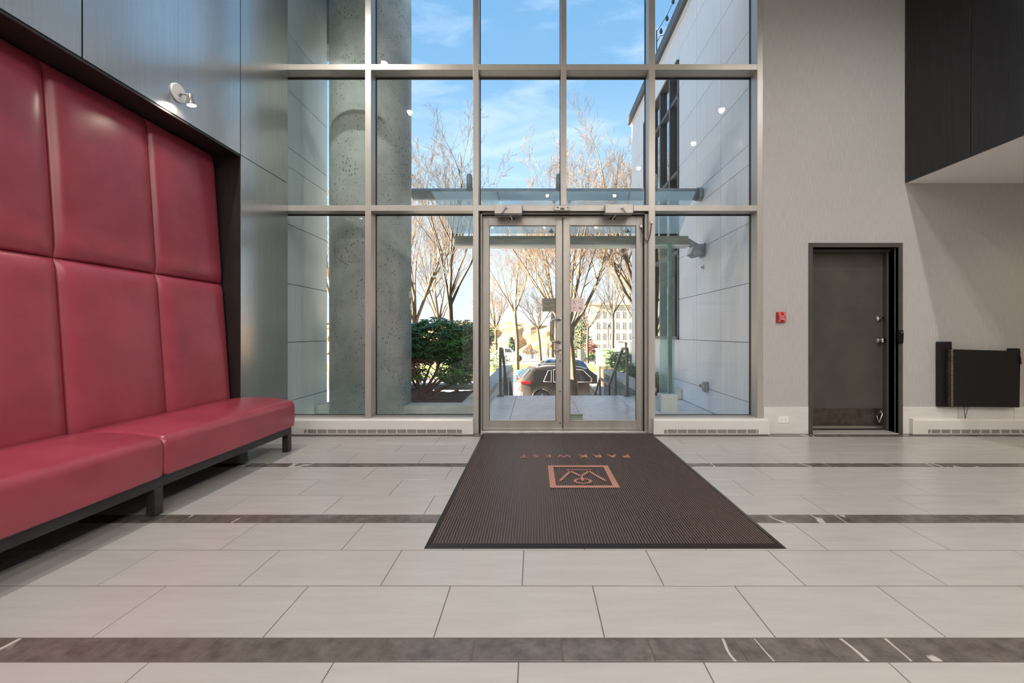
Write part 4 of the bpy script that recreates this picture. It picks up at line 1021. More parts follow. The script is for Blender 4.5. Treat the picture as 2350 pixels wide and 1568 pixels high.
t = empty('glass_fin', (PX(1536, 5.83), 5.95, 0), 'green tinted glass fin standing on a concrete block right of the doors', 'glass fin')
x0, x1 = PX(1517, 5.83), PX(1555.5, 5.83)
MB().box(x0, x1, 5.83, 6.02, 0, PZ(906, 5.83)).build('concrete_block', M['concrete'], t, bevel=.004)
MB().box(x0+.01, x1-.01, 5.93, 5.942, PZ(906, 5.83), zb0).build('fin_pane', M['finglass'], t)
MB().box(PX(1537, 5.95)-.02, PX(1537, 5.95)+.03, 5.944, 5.99, PZ(906, 5.83), zb0).build('steel_post', M['galv'], t)
t = empty('concrete_kerb_block', (2.3, 7.0, 0), 'low concrete kerb block against the pale wall behind the glass fin', 'kerb block')
MB().box(PX(1549, 7.0), XW, 6.98, 7.4, 0, .17).build('block', M['concrete'], t, bevel=.02)

# ---- round column
cl = empty('concrete_column', (-2.135, 5.62, 0), 'big round pitted concrete column outside the left windows', 'column')
MB().cyl((-2.135, 5.62, -.02), (-2.135, 5.62, 9), .505, 64).build('column_shaft', M['column'], cl)
Dd = 5.18
t = empty('intercom_plate', (PX(942, 5.6), 5.6, PZ(722, 5.6)), 'small round and square plates on the right edge of the concrete column', 'plate')
xx = -2.135+.505
MB().box(xx-.01, xx+.008, 5.58, 5.68, PZ(684, 5.6), PZ(668, 5.6)).build('square_plate', M['basetile'], t, bevel=.002)
MB().lathe([(.042,0),(.042,.008)], (xx, 5.64, PZ(705, 5.6)), 'x', 16).build('round_plate', M['basetile'], t)

# ---- raised planter with shrub
pl = empty('raised_planter', (-1.75, 6.7, 0), 'low concrete planter of dark mulch beside the column', 'planter')
PT = .155
def ring(z0, z1, ins, mat, nm):
    a, b, c, d = -2.79+ins, -.70-ins, 5.45+ins, 8.0-ins; w = .265-ins
    MB().box(a, b, c, c+w, z0, z1).build(nm, mat, pl, bevel=.006)
    MB().box(b-w, b, c+w, d-w, z0, z1).build(nm, mat, pl, bevel=.006)
    MB().box(a, b, d-w, d, z0, z1).build(nm, mat, pl, bevel=.006)
    MB().box(a, a+w, c+w, d-w, z0, z1).build(nm, mat, pl, bevel=.006)
ring(.055, PT, 0, M['coping'], 'coping_kerb')
for i in range(4): MB().box(-2.79+i*.52, -2.79+(i+1)*.52-.006, 5.47, 5.7, 0, .052).build('footing_block', M['concrete'], pl, bevel=.004)
mb = MB(); n = 30; rd = random.Random(8); vs = []
for j in range(n+1):
    for i in range(n+1):
        x = -2.6+1.7*i/n; y = 5.68+2.1*j/n; vs.append((x, y, .06+.035*math.sin(3*x+2*y)+rd.uniform(-.012, .012)))
mb.add(vs, [(j*(n+1)+i, j*(n+1)+i+1, (j+1)*(n+1)+i+1, (j+1)*(n+1)+i) for j in range(n) for i in range(n)])
mb.build('mulch', M['soil'], pl, fix=False)

# ------------------------------------------------------------------ plants
def leafy(rd, mb, c, d, ln, wd):
    """one folded pointed leaf"""
    d = Vector(d).normalized(); s = d.cross(Vector((0,0,1)))
    if s.length < 1e-3: s = Vector((1,0,0))
    s.normalize(); u = s.cross(d)
    c = Vector(c); m = c+d*ln*.5+u*ln*.06; tip = c+d*ln-u*ln*.10
    a = c+d*ln*.45+s*wd/2-u*wd*.1; b = c+d*ln*.45-s*wd/2-u*wd*.1
    mb.add([c, a, tip, b, m], [(0,1,4), (1,2,4), (2,3,4), (3,0,4)])
def foliage(rd, n, inside, nl=7, ln=.11, wd=.032, droop=.2):
    mb = MB()
    for _ in range(n):
        c = inside(rd)
        for k in range(nl):
            a = 2*math.pi*(k+rd.random()*.6)/nl
            d = Vector((math.cos(a), math.sin(a), rd.uniform(-.5, .6)-droop))
            leafy(rd, mb, c, d, ln*rd.uniform(.7, 1.2), wd*rd.uniform(.8, 1.2))
    return mb
rd = random.Random(21)
sh = empty('rhododendron_shrub', (-1.7, 6.9, .05), 'dark green broad leaved evergreen shrub in the concrete planter', 'shrub')
blobs = [((-1.55, 7.0, 1.05), (.50, .45, .30)), ((-1.1, 7.0, 1.0), (.42, .45, .30)), ((-1.95, 7.0, .95), (.4, .45, .32)), ((-1.3, 6.9, .82), (.45, .4, .22)), ((-1.0, 7.05, .9), (.22, .4, .36)), ((-1.75, 7.1, .72), (.4, .3, .15)), ((-1.1, 6.85, .5), (.24, .3, .2)), ((-2.3, 7.3, .8), (.35,.4,.45)), ((-1.85, 6.9, .42), (.16,.2,.10)), ((-1.25, 6.8, .45), (.30,.25,.16))]
wts = [6, 5, 5, 4, 4, 2, 2, 3, .6, 1.6]
def in_shrub(rd):
    (c, r) = rd.choices(blobs, wts)[0]
    while True:
        v = Vector((rd.uniform(-1,1), rd.uniform(-1,1), rd.uniform(-1,1)))
        if .3 < v.length < 1: break
    v *= (v.length)**-.35
    return Vector((c[0]+v.x*r[0], c[1]+v.y*r[1], c[2]+v.z*r[2]))
tag(foliage(rd, 1500, in_shrub, 8, .12, .034).build('foliage', M['leaf'], sh, fix=False), kind='stuff')
stm = MB(); base = Vector((-1.72, 6.5, .05))
for tx, ty, tz_ in ((-1.3,6.9,.6), (-1.1,7.0,.8), (-1.6,6.9,.75), (-2.0,7.0,.8), (-.9,6.9,.55), (-1.45,7.1,.9), (-2.2,7.2,.6)):
    T = Vector((tx, ty, tz_)); mid = base.lerp(T, .5)+Vector((rd.uniform(-.08,.08), 0, -.04))
    stm.tube([base+Vector((rd.uniform(-.06,.06), rd.uniform(-.05,.05), 0)), base.lerp(mid, .5)+Vector((0,0,.03)), mid, T], [.032, .026, .02, .008], 7)
    for _ in range(4):
        q = mid.lerp(T, rd.random()); stm.tube([q, q+Vector((rd.uniform(-.25,.25), rd.uniform(-.2,.2), rd.uniform(.1,.35)))], [.009,.004], 5)
stm.build('stems', M['stem'], sh, fix=False)

def hedge(name, box, n, label, cat, mat, ln=.07, wd=.025, loc=None):
    t = empty(name, ((box[0]+box[1])/2, (box[2]+box[3])/2, box[4]), label, cat)
    def ins(rd): return Vector((rd.uniform(box[0], box[1]), rd.uniform(box[2], box[3]), box[4]+(box[5]-box[4])*rd.random()**.6+.05*math.sin(7*rd.random())))
    tag(foliage(rd, n, ins, 6, ln, wd).build('foliage', mat, t, fix=False), kind='stuff')
    s = MB()
    for _ in range(10):
        x, y = rd.uniform(box[0], box[1]), rd.uniform(box[2], box[3]); s.tube([(x, y, box[4]-.02), (x+rd.uniform(-.1,.1), y, box[5]-.1)], [.012,.005], 5)
    s.build('stems', M['stem'], t, fix=False)
    return t
hedge('low_hedge', (2.14, 2.9, 10.75, 13.2, -.05, .55), 600, 'low leafy hedge behind the stone stair wall on the right', 'hedge', M['leafold'], .09, .035)
hedge('planting_bed', (2.13, 2.36, 7.6, 10.5, .0, .34), 500, 'green ground cover plants along the coping of the stone stair wall', 'plants', M['leafold'], .07, .03)

# ------------------------------------------------------------------ bare trees
def bare_tree(base, H, seed, r0, fork, label, limbs=6, spread=.55, levels=4, mat='bark', lean=(0,0), kids=(5,5,4,3), twist=1.0, grp=None):
    rd = random.Random(seed); base = Vector(base)
    rmin = max(.004, .00021*base.y)
    t = empty('bare_tree', tuple(base), label, 'tree', grp)
    tk, br, tw = MB(), MB(), MB()
    def limb(mb, p, d, L_, r, r_end, seg, n, wob, up):
        pts = [p.copy()]; rs = [r]; d = d.normalized()
        for i in range(seg):
            d = (d+Vector((rd.gauss(0, wob), rd.gauss(0, wob), rd.gauss(0, wob*.6)+up))).normalized()
            p = p+d*L_/seg; pts.append(p.copy()); rs.append(r+(r_end-r)*(i+1)/seg)
        mb.tube(pts, rs, n, cap=False)
        return pts, rs, d
    top = Vector((lean[0], lean[1], 1))
    pts, rs, d = limb(tk, base, top, fork, r0, r0*.72, 6, 10, .035, .0)
    p = pts[-1]; rem = H-fork
    def rec(p, d, L_, r, lv):
        seg = 5 if lv < 2 else 3
        mb = br if lv <= 1 else tw
        pts, rs, dd = limb(mb, p, d, L_, r, max(r*(.16 if lv == 0 else .3), rmin*.7), seg, 6 if lv == 0 else (4 if lv == 1 else 3), .10 if lv < 2 else .16, .07)
        if lv >= levels: return
        k = kids[min(lv, len(kids)-1)]
        for i in range(k):
            u = .22+.78*(i+rd.random()*.8)/k; u = min(u, 1)
            idx = u*(len(pts)-1); i0 = min(int(idx), len(pts)-2); q = pts[i0].lerp(pts[i0+1], idx-i0)
            ax = (pts[i0+1]-pts[i0]).normalized(); sd = ax.orthogonal().normalized()
            sd = Matrix.Rotation(rd.uniform(0, 2*math.pi), 3, ax) @ sd
            nd = (ax*rd.uniform(.75, 1.0)+sd*rd.uniform(.45, .8)*twist+Vector((0,0,.18))).normalized()
            rec(q, nd, L_*rd.uniform(.42, .62)*(1.05-u*.35), max((rs[i0])*.52, rmin), lv+1)
    for i in range(limbs):
        a = 2*math.pi*(i+rd.random()*.5)/limbs
        sp_ = spread*rd.uniform(.55, 1.2)
        d = Vector((math.cos(a)*sp_+lean[0], math.sin(a)*sp_+lean[1], 1))
        q = pts[-1] if i % 2 == 0 else pts[-2].lerp(pts[-1], rd.random())
        rec(q, d, rem*rd.uniform(.62, .85), r0*rd.uniform(.30, .46), 0)
    rec(pts[-1], Vector((lean[0]*.5+rd.uniform(-.1,.1), rd.uniform(-.1,.1), 1)), rem*.8, r0*.5, 0)
    tk.build('trunk', M[mat], t, fix=False); br.build('branches', M[mat], t, fix=False); tag(tw.build('twigs', M[mat], t, fix=False), kind='stuff')
    return t
bare_tree((PX(1052, 14), 14, GZ), 10.3, 11, .115, 4.4, 'tall dark barked bare tree rising behind the evergreen shrub', 7, .42, 4, 'barkdark', (-.02, 0))
bare_tree((PX(962, 19), 19, GZ), 11.5, 12, .17, 3.6, 'gold lit bare tree just right of the concrete column', 7, .45, 4, 'bark')
bare_tree((PX(1322, 13.2), 13.2, GZ), 8.4, 13, .145, 3.2, 'thick pale trunk bare tree in front of the parked dark car', 7, .62, 4, 'bark', kids=(6,6,5,3))
bare_tree((PX(1472, 15.6), 15.6, GZ), 10.4, 14, .19, 4.4, 'big bare tree with heavy limbs behind the right wing corner', 10, .72, 4, 'barkdark', (-.05, 0), kids=(6,6,5,3))
bare_tree((PX(1187, 37), 37, GZ), 13.5, 15, .19, 5.0, 'gold barked bare tree on the lawn right of the white pickup', 7, .5, 4, 'bark', kids=(5,4,4,3))
bare_tree((PX(1139, 44), 44, far_z(44)), 8.5, 16, .17, 4.0, 'smaller bare tree behind the white blossom bush', 7, .7, 3, 'bark', kids=(5,5,4))
bare_tree((PX(1241, 58), 58, far_z(58)), 11.5, 17, .22, 4.4, 'bare street tree beyond the road, left of the pull handle', 8, .8, 3, 'barkdark', kids=(5,5,4))
bare_tree((PX(1405, 48), 48, far_z(48)), 13.5, 18, .20, 5.6, 'bare tree rising behind the pale green utility cabinet', 7, .6, 3, 'barkdark', kids=(5,5,4))
bare_tree((PX(1349, 52), 52, far_z(52)), 9.5, 19, .19, 4.2, 'bare tree standing behind the park bench', 7, .75, 3, 'barkdark', kids=(5,5,4))
bare_tree((PX(1455, 40), 40, far_z(40)), 14.0, 20, .2, 4.6, 'gold lit bare tree at the right edge of right door glass', 7, .6, 3, 'bark', kids=(5,5,4))
bare_tree((PX(1000, 30), 30, GZ), 12, 23, .16, 4.0, 'slender gold bare tree between the column and dark barked tree', 7, .5, 3, 'bark', kids=(6,5,4))
bare_tree((PX(760, 24), 24, GZ), 12, 24, .18, 4.0, 'bare tree in the gap left of the concrete column', 7, .5, 3, 'bark', kids=(6,5,4))
bare_tree((PX(1270, 30), 30, GZ), 14, 25, .19, 5.0, 'tall gold bare tree behind the centre of the entrance doors', 8, .5, 4, 'bark', kids=(5,4,4,3))

# ------------------------------------------------------------------ street
gs = struct('street')
MB().box(-60, 60, 13.2, 29, GZ-.2, GZ).build('road_surface', M['asphalt'], gs)
MB().box(-60, 60, 8, 13.2, GZ-.2, GZ+.10).build('near_pavement', M['kerb'], gs)
MB().box(-60, 60, 13.2, 13.35, GZ-.2, GZ+.12).build('near_kerb', M['kerb'], gs)
MB().box(-60, 60, 29, 29.25, GZ-.2, GZ+.13).build('far_kerb', M['kerb'], gs)
MB().box(-60, 60, 31.2, 33.4, GZ-.2, GZ+.125).build('far_pavement', M['kerb'], gs)
lw = MB().box(-60, 60, 29.25, 31.2, GZ-.2, GZ+.12).box(-60, 60, 33.4, 43.5, GZ-.5, GZ+.02); o = lw.build('lawn', M['lawn']); tag(o, kind='structure')
mb = MB()
za, zb = far_z(43.5), far_z(95)
mb.hexa([(-120, 43.5, za-.4), (120, 43.5, za-.4), (120, 43.5, za), (-120, 43.5, za)], [(-120, 95, zb-.4), (120, 95, zb-.4), (120, 95, zb), (-120, 95, zb)])
o = mb.build('road_beyond', M['asphalt']); tag(o, kind='structure')
mb = MB(); mb.box(-300, 300, 95, 400, -6, zb-.02); o = mb.build('ground_beyond', M['brush']); tag(o, kind='structure')

def car(name, loc, rot, L_, H, Wd, prof_top, prof_mats, label, wheels, wr, windows, clad=None, lights=()):
    """body lofted from stations along its length; x runs rear to front"""
    t = empty(name, loc, label, 'car'); t.rotation_euler = (0,0,rot)
    belt = prof_mats['belt']
    def top(x):
        for (a, za), (b, zb) in zip(prof_top[:-1], prof_top[1:]):
            if a <= x <= b: u = (x-a)/(b-a); return za+(zb-za)*u
        return prof_top[-1][1]
    def bot(x):
        z = .24 if prof_mats.get('low', 1) else .4
        for wx in wheels:
            d = abs(x-wx)
            if d < wr+.07: z = max(z, wr+math.sqrt(max(0, (wr+.07)**2-d*d))*.96)
        return z
    def sidey(x, z):
        e = min(x+.001, L_-x+.001); taper = 1-.22*max(0, 1-e/.55)**2
        w = Wd/2*taper
        if z > belt: w -= (z-belt)*.32
        if z < .45: w -= (.45-z)*.15
        return w
    xs = [0, .04, .12, .25, .4]
    xs += [L_*i/46 for i in range(4, 43)]; xs += [L_-.4, L_-.25, L_-.12, L_-.04, L_]
    xs = sorted(set(round(x, 3) for x in xs)); vs = []; N = 9
    for x in xs:
        zb, zt = bot(x), top(x); row = []
        for k in range(N):
            u = k/(N-1); z = zb+(zt-.05-zb)*u; row.append((x, -sidey(x, z), z))
        yt = sidey(x, zt-.05)
        row += [(x, -yt*.9, zt-.012), (x, -yt*.5, zt), (x, yt*.5, zt), (x, yt*.9, zt-.012)]
        for k in range(N-1, -1, -1):
            u = k/(N-1); z = zb+(zt-.05-zb)*u; row.append((x, sidey(x, z), z))
        vs += row
    n = 2*N+4; mb = MB()
    fs = [(i*n+k, i*n+(k+1) % n, (i+1)*n+(k+1) % n, (i+1)*n+k) for i in range(len(xs)-1) for k in range(n)]
    fs += [tuple(range(n)), tuple((len(xs)-1)*n+k for k in range(n))]
    mb.add(vs, fs, True)
    def P(mb_, name_, mat, par=t):
        o = bpy.data.objects.new(name_, mb_.mesh(name_, mat)); COL.objects.link(o); o.parent = par; return o
    P(mb, 'body', prof_mats['paint'])
    for poly in windows:
        for s in (-1, 1):
            c = (sum(p[0] for p in poly)/len(poly), sum(p[1] for p in poly)/len(poly)); m = MB()
            f = lambda x, z, off: (x, s*(sidey(x, z)+off), z)
            vs = [f(x, z, .006) for x, z in poly]+[f(c[0], c[1], .008)]+[f(x, z, -.03) for x, z in poly]
            k = len(poly)
            m.add(vs, [(i, (i+1) % k, k) for i in range(k)]+[(i, (i+1) % k, k+1+(i+1) % k, k+1+i) for i in range(k)])
            P(m, 'side_window', M['carglass'])
            if prof_mats.get('trim'):
                tm = MB(); tm.tube([f(x, z, .008) for x, z in poly]+[f(*poly[0], .008)], .012, 5); P(tm, 'window_trim', M['carroof'])
    for wx in wheels:
        for s in (-1, 1):
            y = s*(Wd/2-.13); w = MB().lathe([(wr*.62,-.11),(wr*.95,-.105),(wr,-.07),(wr,.07),(wr*.95,.105),(wr*.62,.11)], (wx, y, wr), 'y', 28)
            wo = P(w, 'wheel', M['tyre'])
            rm = MB().lathe([(wr*.62,-.085),(wr*.62,.085)], (wx, y, wr), 'y', 24)
            rm.lathe([(wr*.64, s*.06),(wr*.66, s*.112),(wr*.60, s*.112),(wr*.58, s*.07)], (wx, y, wr), 'y', 24)
            rr = P(rm, 'rim_barrel', M['frameblack'], wo)
            spk = MB()
            for k in range(5):
                a = 2*math.pi*k/5+.3
                spk.tube([(wx, y+s*.105, wr), (wx+math.cos(a)*wr*.6, y+s*.112, wr+math.sin(a)*wr*.6)], [.05,.035], 5)
            P(spk, 'spokes', M['rim'], wo)
            ar = MB(); pts = []
            for k in range(15):
                a = math.pi*(k/14); pts.append((wx+math.cos(a)*(wr+.08), s*(Wd/2+.004), wr+math.sin(a)*(wr+.075)))
            ar.tube(pts, .03, 5); P(ar, 'wheel_arch', prof_mats.get('arch', prof_mats['paint']))
    for nm, mat, (xa, xb, ya, yb, za, zb) in lights:
        for s in (-1, 1):
            m = MB(); m.box(xa, xb, s*ya, s*yb, za, zb); o = P(m, nm, mat); bv = o.modifiers.new('b', 'BEVEL'); bv.width = .02; bv.segments = 2
    return t, P, sidey, top
# dark SUV, rear to the left
LS = 4.7
t, P, sy_, tp_ = car('parked_car', (PX(1190, 19.3), 19.3, GZ), math.radians(9), LS, 1.72, 1.86,
    [(0, .95), (.05, 1.12), (.14, 1.22), (.50, 1.60), (.62, 1.665), (1.0, 1.70), (1.9, 1.72), (2.6, 1.68), (2.95, 1.60), (3.65, 1.12), (3.85, 1.05), (4.4, .97), (4.62, .82), (4.7, .6)],
    {'belt': 1.02, 'paint': M['carbrown'], 'trim': True, 'arch': M['carbrown']}, 'dark grey parked car at the kerb seen through the entrance doors', (.92, 3.72), .36,
    [[(.98, 1.08), (1.32, 1.06), (1.36, 1.56), (1.22, 1.55)], [(1.42, 1.06), (2.28, 1.04), (2.25, 1.60), (1.46, 1.58)], [(2.36, 1.04), (3.30, 1.02), (2.80, 1.54), (2.34, 1.60)]],
    lights=[('tail_light', M['taillight'], (-.01, .42, .70, .925, .98, 1.10)), ('head_light', M['headlight'], (4.3, 4.62, .62, .86, .72, .84)), ('reflector', M['taillight'], (-.02, .05, .6, .8, .5, .56))])
P(MB().hexa([(.17, -.62, 1.24), (.17, .62, 1.24), (.47, .55, 1.56), (.47, -.55, 1.56)], [(.15, -.62, 1.26), (.15, .62, 1.26), (.45, .55, 1.585), (.45, -.55, 1.585)]), 'rear_window', M['carglass'])
P(MB().hexa([(3.0, -.62, 1.585), (3.0, .62, 1.585), (3.6, .70, 1.17), (3.6, -.70, 1.17)], [(3.02, -.62, 1.605), (3.02, .62, 1.605), (3.62, .70, 1.19), (3.62, -.70, 1.19)]), 'windscreen', M['carglass'])
P(MB().tube([(.7, -.62, 1.70), (1.2, -.64, 1.745), (2.3, -.64, 1.745), (2.8, -.6, 1.66)], .022, 6).tube([(.7, .62, 1.70), (1.2, .64, 1.745), (2.3, .64, 1.745), (2.8, .6, 1.66)], .022, 6), 'roof_rail', M['carroof'])
P(MB().box(.9, 1.0, -.03, .03, 1.70, 1.76), 'antenna_fin', M['carbrown'])
P(MB().box(3.10, 3.28, -1.10, -.90, 1.03, 1.16).box(3.10, 3.28, .90, 1.10, 1.03, 1.16), 'wing_mirror', M['carbrown'])
P(MB().box(-.06, .10, -.80, .80, .42, .62), 'bumper', M['carroof']); P(MB().box(-.03, .02, -.26, .26, .68, .82), 'number_plate', M['white'])
P(MB().box(1.4, 3.2, -.935, -.90, .26, .34).box(1.4, 3.2, .90, .935, .26, .34), 'side_sill', M['carroof'])
P(MB().box(1.62, 1.80, -.955, -.93, .93, .955).box(2.6, 2.78, -.955, -.93, .93, .955), 'door_handle', M['carbrown'])
# blue and white car behind, facing left
t, P, sy_, tp_ = car('parked_car', (PX(1178, 25.5)+4.6, 26.3, GZ), math.radians(180), 4.6, 1.6, 1.8,
    [(0, .9), (.1, 1.1), (.35, 1.45), (.8, 1.60), (2.2, 1.62), (2.6, 1.56), (3.4, 1.08), (3.6, 1.02), (4.3, .90), (4.55, .72), (4.6, .55)],
    {'belt': 1.0, 'paint': M['carblue'], 'arch': M['carblue']}, 'blue car with pale roof parked behind the dark car', (.85, 3.7), .33,
    [[(.55, 1.04), (1.4, 1.02), (1.4, 1.5), (.8, 1.5)], [(1.5, 1.02), (2.3, 1.02), (2.25, 1.52), (1.5, 1.52)], [(2.4, 1.02), (3.2, 1.02), (2.65, 1.45), (2.38, 1.50)]],
    lights=[('head_light', M['headlight'], (4.32, 4.60, .55, .84, .66, .82))])
P(MB().hexa([(2.75, -.6, 1.51), (2.75, .6, 1.51), (3.36, .68, 1.12), (3.36, -.68, 1.12)], [(2.77, -.6, 1.53), (2.77, .6, 1.53), (3.38, .68, 1.14), (3.38, -.68, 1.14)]), 'windscreen', M['carglass'])
P(MB().box(.75, 2.5, -.62, .62, 1.60, 1.64), 'roof_panel', M['carwhite'])
# pickup
PD = 60
t, P, sy_, tp_ = car('pickup_truck', (PX(1205, PD)-5.6, PD, far_z(PD)), math.radians(-3), 5.7, 1.9, 2.0,
    [(0, 1.18), (1.9, 1.20), (1.95, 1.86), (2.2, 1.92), (3.3, 1.92), (3.5, 1.86), (4.1, 1.32), (4.3, 1.27), (5.5, 1.20), (5.66, 1.0), (5.7, .7)],
    {'belt': 1.22, 'paint': M['carwhite'], 'arch': M['tyre']}, 'white pickup truck on the far road beyond the lawn', (1.05, 4.75), .42,
    [[(2.1, 1.28), (2.75, 1.28), (2.75, 1.8), (2.1, 1.8)], [(2.85, 1.28), (3.95, 1.28), (3.5, 1.76), (2.85, 1.8)]],
    lights=[('head_light', M['headlight'], (5.4, 5.68, .6, .95, .95, 1.12))])

# things on the lawn and beyond
def on(px, D): return (PX(px, D), D, far_z(D))
x0, x1 = PX(1371, 40), PX(1402, 40); gz = far_z(40)
t = empty('utility_cabinet', (x0+.6, 40, gz), 'pale green utility cabinet on the lawn right of the tree trunk', 'cabinet')
MB().box(x0, x1, 40, 41, gz+.12, PZ(803, 40)).build('body', M['utility'], t, bevel=.02)
MB().box(x0-.05, x1+.05, 39.95, 41.05, PZ(803, 40), PZ(801, 40)+.02).build('lid', M['utility'], t, bevel=.02)
MB().box(x0-.1, x1+.1, 39.9, 41.1, gz-.1, gz+.13).build('plinth', M['kerb'], t)
MB().box(x0+.12, x0+.72, 39.98, 40, gz+.3, PZ(806, 40)).build('door', M['utility'], t, bevel=.005); MB().box(x0+.80, x1-.08, 39.98, 40, gz+.3, PZ(806, 40)).build('door', M['utility'], t, bevel=.005)
MB().box(x1, x1+.18, 40.1, 40.9, gz+.12, PZ(815, 40)).build('side_box', M['utilitydark'], t, bevel=.01)
t = empty('utility_cabinet', on(1409, 44), 'second pale cabinet partly behind the pale green utility cabinet', 'cabinet')
gz = far_z(44); MB().box(PX(1404, 44), PX(1412, 44), 44, 44.8, gz, PZ(802, 44)).build('body', M['utility'], t, bevel=.02)
MB().box(PX(1404, 44)-.03, PX(1412, 44)+.03, 43.97, 44.83, PZ(802, 44), PZ(801, 44)+.02).build('lid', M['utility'], t)
t = empty('grey_bin_box', on(1334, 50), 'blue grey box beside the tree trunk near the park bench', 'box')
gz = far_z(50); MB().box(PX(1327.5, 50), PX(1333, 50), 50, 50.8, gz, PZ(802.5, 50)).build('body', M['galv'], t, bevel=.02); MB().box(PX(1333, 50), PX(1341, 50), 50.0, 50.8, gz, PZ(803.5, 50)).build('side_panel', M['charcoal'], t, bevel=.02)
t = empty('park_bench', on(1355, 46), 'dark park bench on the pavement beyond the lawn', 'bench'); gz = far_z(46)
a, b = PX(1343, 46), PX(1368, 46)
for k in range(3): MB().box(a, b, 46+k*.14, 46.11+k*.14, gz+.43, gz+.46).build('seat_slat', M['frameblack'], t)
for k in range(3): MB().box(a, b, 46.44, 46.48, gz+.55+k*.12, gz+.63+k*.12).build('back_slat', M['frameblack'], t)
for x in (a+.05, b-.1): MB().box(x, x+.05, 46, 46.05, gz, gz+.43).box(x, x+.05, 46.4, 46.45, gz, gz+.9).build('leg', M['frameblack'], t)
t = empty('street_lamp', on(1396, 47), 'dark post top street lamp behind the utility cabinet', 'street lamp'); gz = far_z(47)
x = PX(1396, 47)
MB().cyl((x, 47, gz), (x, 47, PZ(753, 47)), .06, 10, .045).build('post', M['frameblack'], t)
MB().lathe([(.06,0),(.12,.05),(.19,.28),(.21,.30),(.10,.42),(.03,.50)], (x, 47, PZ(753, 47)), 'z', 12).build('lantern', M['charcoal'], t)
# guard rail of curved uprights by the water
t = empty('waterfront_railing', (PX(1245, 72), 72, far_z(72)), 'row of curved grey uprights beyond the far road', 'railing')
gz = far_z(72)
for i in range(15):
    x = PX(1203+i*6.2, 72)
    if i in (3, 9, 12): MB().box(x-.18, x+.22, 72, 72.1, gz, gz+1.55).build('infill_plate', M['galv'], t)
    else: MB().tube([(x, 72, gz), (x+.12, 72, gz+.6), (x+.05, 72, gz+1.2), (x-.2, 72, gz+1.55)], .06, 6).build('upright', M['charcoal'], t)
MB().box(PX(1201, 72), PX(1292, 72), 72, 72.06, gz+1.45, gz+1.55).build('top_rail', M['galv'], t)

def bush(name, c, r, n, mat, label, ln=.3, wd=.12, cat='bush', stem=True):
    t = empty(name, (c[0], c[1], c[2]-r[2]), label, cat)
    def ins(rd):
        while True:
            v = Vector((rd.uniform(-1,1), rd.uniform(-1,1), rd.uniform(-1,1)))
            if v.length < 1: break
        return Vector((c[0]+v.x*r[0], c[1]+v.y*r[1], c[2]+v.z*r[2]))
    tag(foliage(rd, n, ins, 6, ln, wd).build('foliage', mat, t, fix=False), kind='stuff')
    s = MB()
    for _ in range(6): s.tube([(c[0]+rd.uniform(-.1,.1), c[1], c[2]-r[2]*1.05), (c[0]+rd.uniform(-.7,.7)*r[0], c[1], c[2]+rd.uniform(-.2,.6)*r[2])], [.04,.015], 5)
    s.build('stems', M['stem'], t, fix=False); return t, ins
t, ins = bush('blossom_bush', (PX(1143, 34), 34, PZ(826, 34)), (1.0, .8, .80), 260, M['leafold'], 'bush speckled with white blossom left of the pickup truck', .16, .07)
mb = MB()
for _ in range(420):
    c = ins(rd); s = .035; mb.add([c+Vector(v)*s for v in ((1,0,0),(-1,0,0),(0,1,0),(0,-1,0),(0,0,1),(0,0,-1))], [(0,2,4),(2,1,4),(1,3,4),(3,0,4),(2,0,5),(1,2,5),(3,1,5),(0,3,5)])
tag(mb.build('blossom', M['blossom'], t, fix=False), kind='stuff')
bush('russet_shrub', (PX(1356, 62), 62, PZ(798, 62)), (.9, .8, 1.0), 160, M['redleaf'], 'round russet shrub beyond the park bench', .3, .14)
bush('clipped_hedge', (PX(1350, 58), 58, far_z(58)+.55), (2.6, .6, .6), 300, M['leafold'], 'long low green hedge behind the park bench', .25, .12, 'hedge')
def conifer(px, D, H, R, n, label, mat='conifer'):
    b = on(px, D); t = empty('conifer_tree', b, label, 'tree')
    MB().cyl(b, (b[0], b[1], b[2]+H), .16, 8, .03).build('trunk', M['barkdark'], t)
    def ins(rd):
        u = rd.random()**1.4; r = R*(1-u)**.8*math.sqrt(rd.uniform(.25, 1)); a = rd.uniform(0, 6.28)
        return Vector((b[0]+r*math.cos(a), b[1]+r*math.sin(a), b[2]+.5+u*(H-.5)))
    tag(foliage(rd, n, ins, 6, .5, .16, .35).build('foliage', M[mat], t, fix=False), kind='stuff')
conifer(1334, 66, 8.2, 2.2, 700, 'tall blue green conifer behind the prohibition sign')
conifer(1173, 70, 3.6, 1.0, 260, 'narrow dark conifer directly behind the pickup cab')

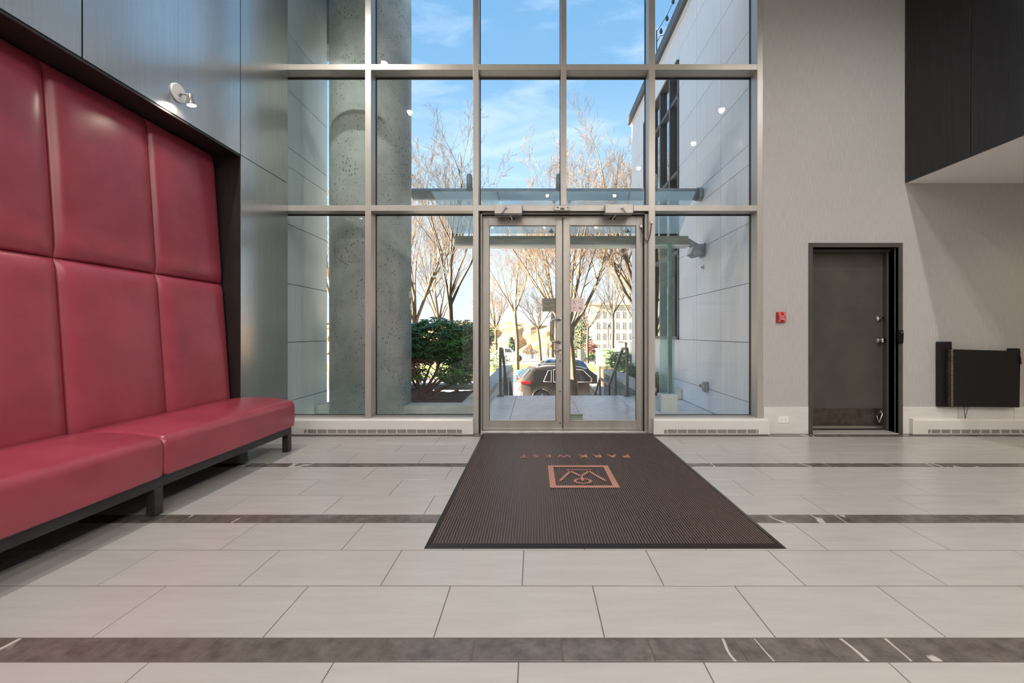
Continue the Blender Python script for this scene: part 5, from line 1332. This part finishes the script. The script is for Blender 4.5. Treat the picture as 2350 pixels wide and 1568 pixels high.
# far shore : brush bank and pale building
mb = MB(); rdb = random.Random(4); nx, nz = 120, 7; vs = []
for j in range(nz+1):
    for i in range(nx+1):
        x = -130+235*i/nx; u = j/nz
        hgt = 3.6+.25*math.sin(i*.35)+.2*math.sin(i*.9+1)+rdb.uniform(-.35,.35)
        vs.append((x, 100+9*u+rdb.uniform(-.7,.7), -5+(5+hgt)*math.sin(u*math.pi/2)+rdb.uniform(-.25,.25)))
mb.add(vs, [(j*(nx+1)+i, j*(nx+1)+i+1, (j+1)*(nx+1)+i+1, (j+1)*(nx+1)+i) for j in range(nz) for i in range(nx)])
o = mb.build('brush_bank', M['brush'], fix=False); tag(o, 'sunlit tan bank of dry brush across the far road', 'bank', kind='stuff')
FD = 89
t = empty('pale_building', (PX(1410, FD), FD, -4), 'pale far building with rows of windows behind the street lamp', 'building')
x0, x1, z1 = PX(1356, FD), PX(1480, FD), PZ(700, FD)
MB().box(x0, x1, FD, FD+9, -4.5, z1).build('walls', M['farwhite'], t)
MB().box(x0-.4, x1+.4, FD-.4, FD+9.4, z1, z1+.35).build('roof_slab', M['farwhite'], t)
for r, py in enumerate((720, 745, 770, 795)):
    for c in range(9):
        xa = x0+.7+c*1.36; za = PZ(py, FD)-.9
        w = MB().box(xa, xa+.95, FD-.04, FD, za, za+1.35).build('window', M['farglass'], t)
        f = MB().box(xa+.45, xa+.5, FD-.07, FD-.04, za, za+1.35).box(xa, xa+.95, FD-.07, FD-.04, za+.85, za+.9).build('glazing_bar', M['farwhite'], w); f.location = (0,0,0)
t = empty('low_grey_building', on(1436, 55), 'low grey flat roofed blocks left of the pale wall corner', 'building'); gz = far_z(55)
MB().box(PX(1419, 55), PX(1434, 55), 55, 57, gz, PZ(786, 55)).build('wall_block', M['concrete'], t); MB().box(PX(1440, 55), PX(1456, 55), 54, 57, gz, PZ(784, 54)).build('wall_block', M['concretedark'], t)
MB().box(PX(1419, 55)-.1, PX(1434, 55)+.1, 54.9, 57.1, PZ(786, 55), PZ(784.5, 55)).build('roof_slab', M['charcoal'], t)
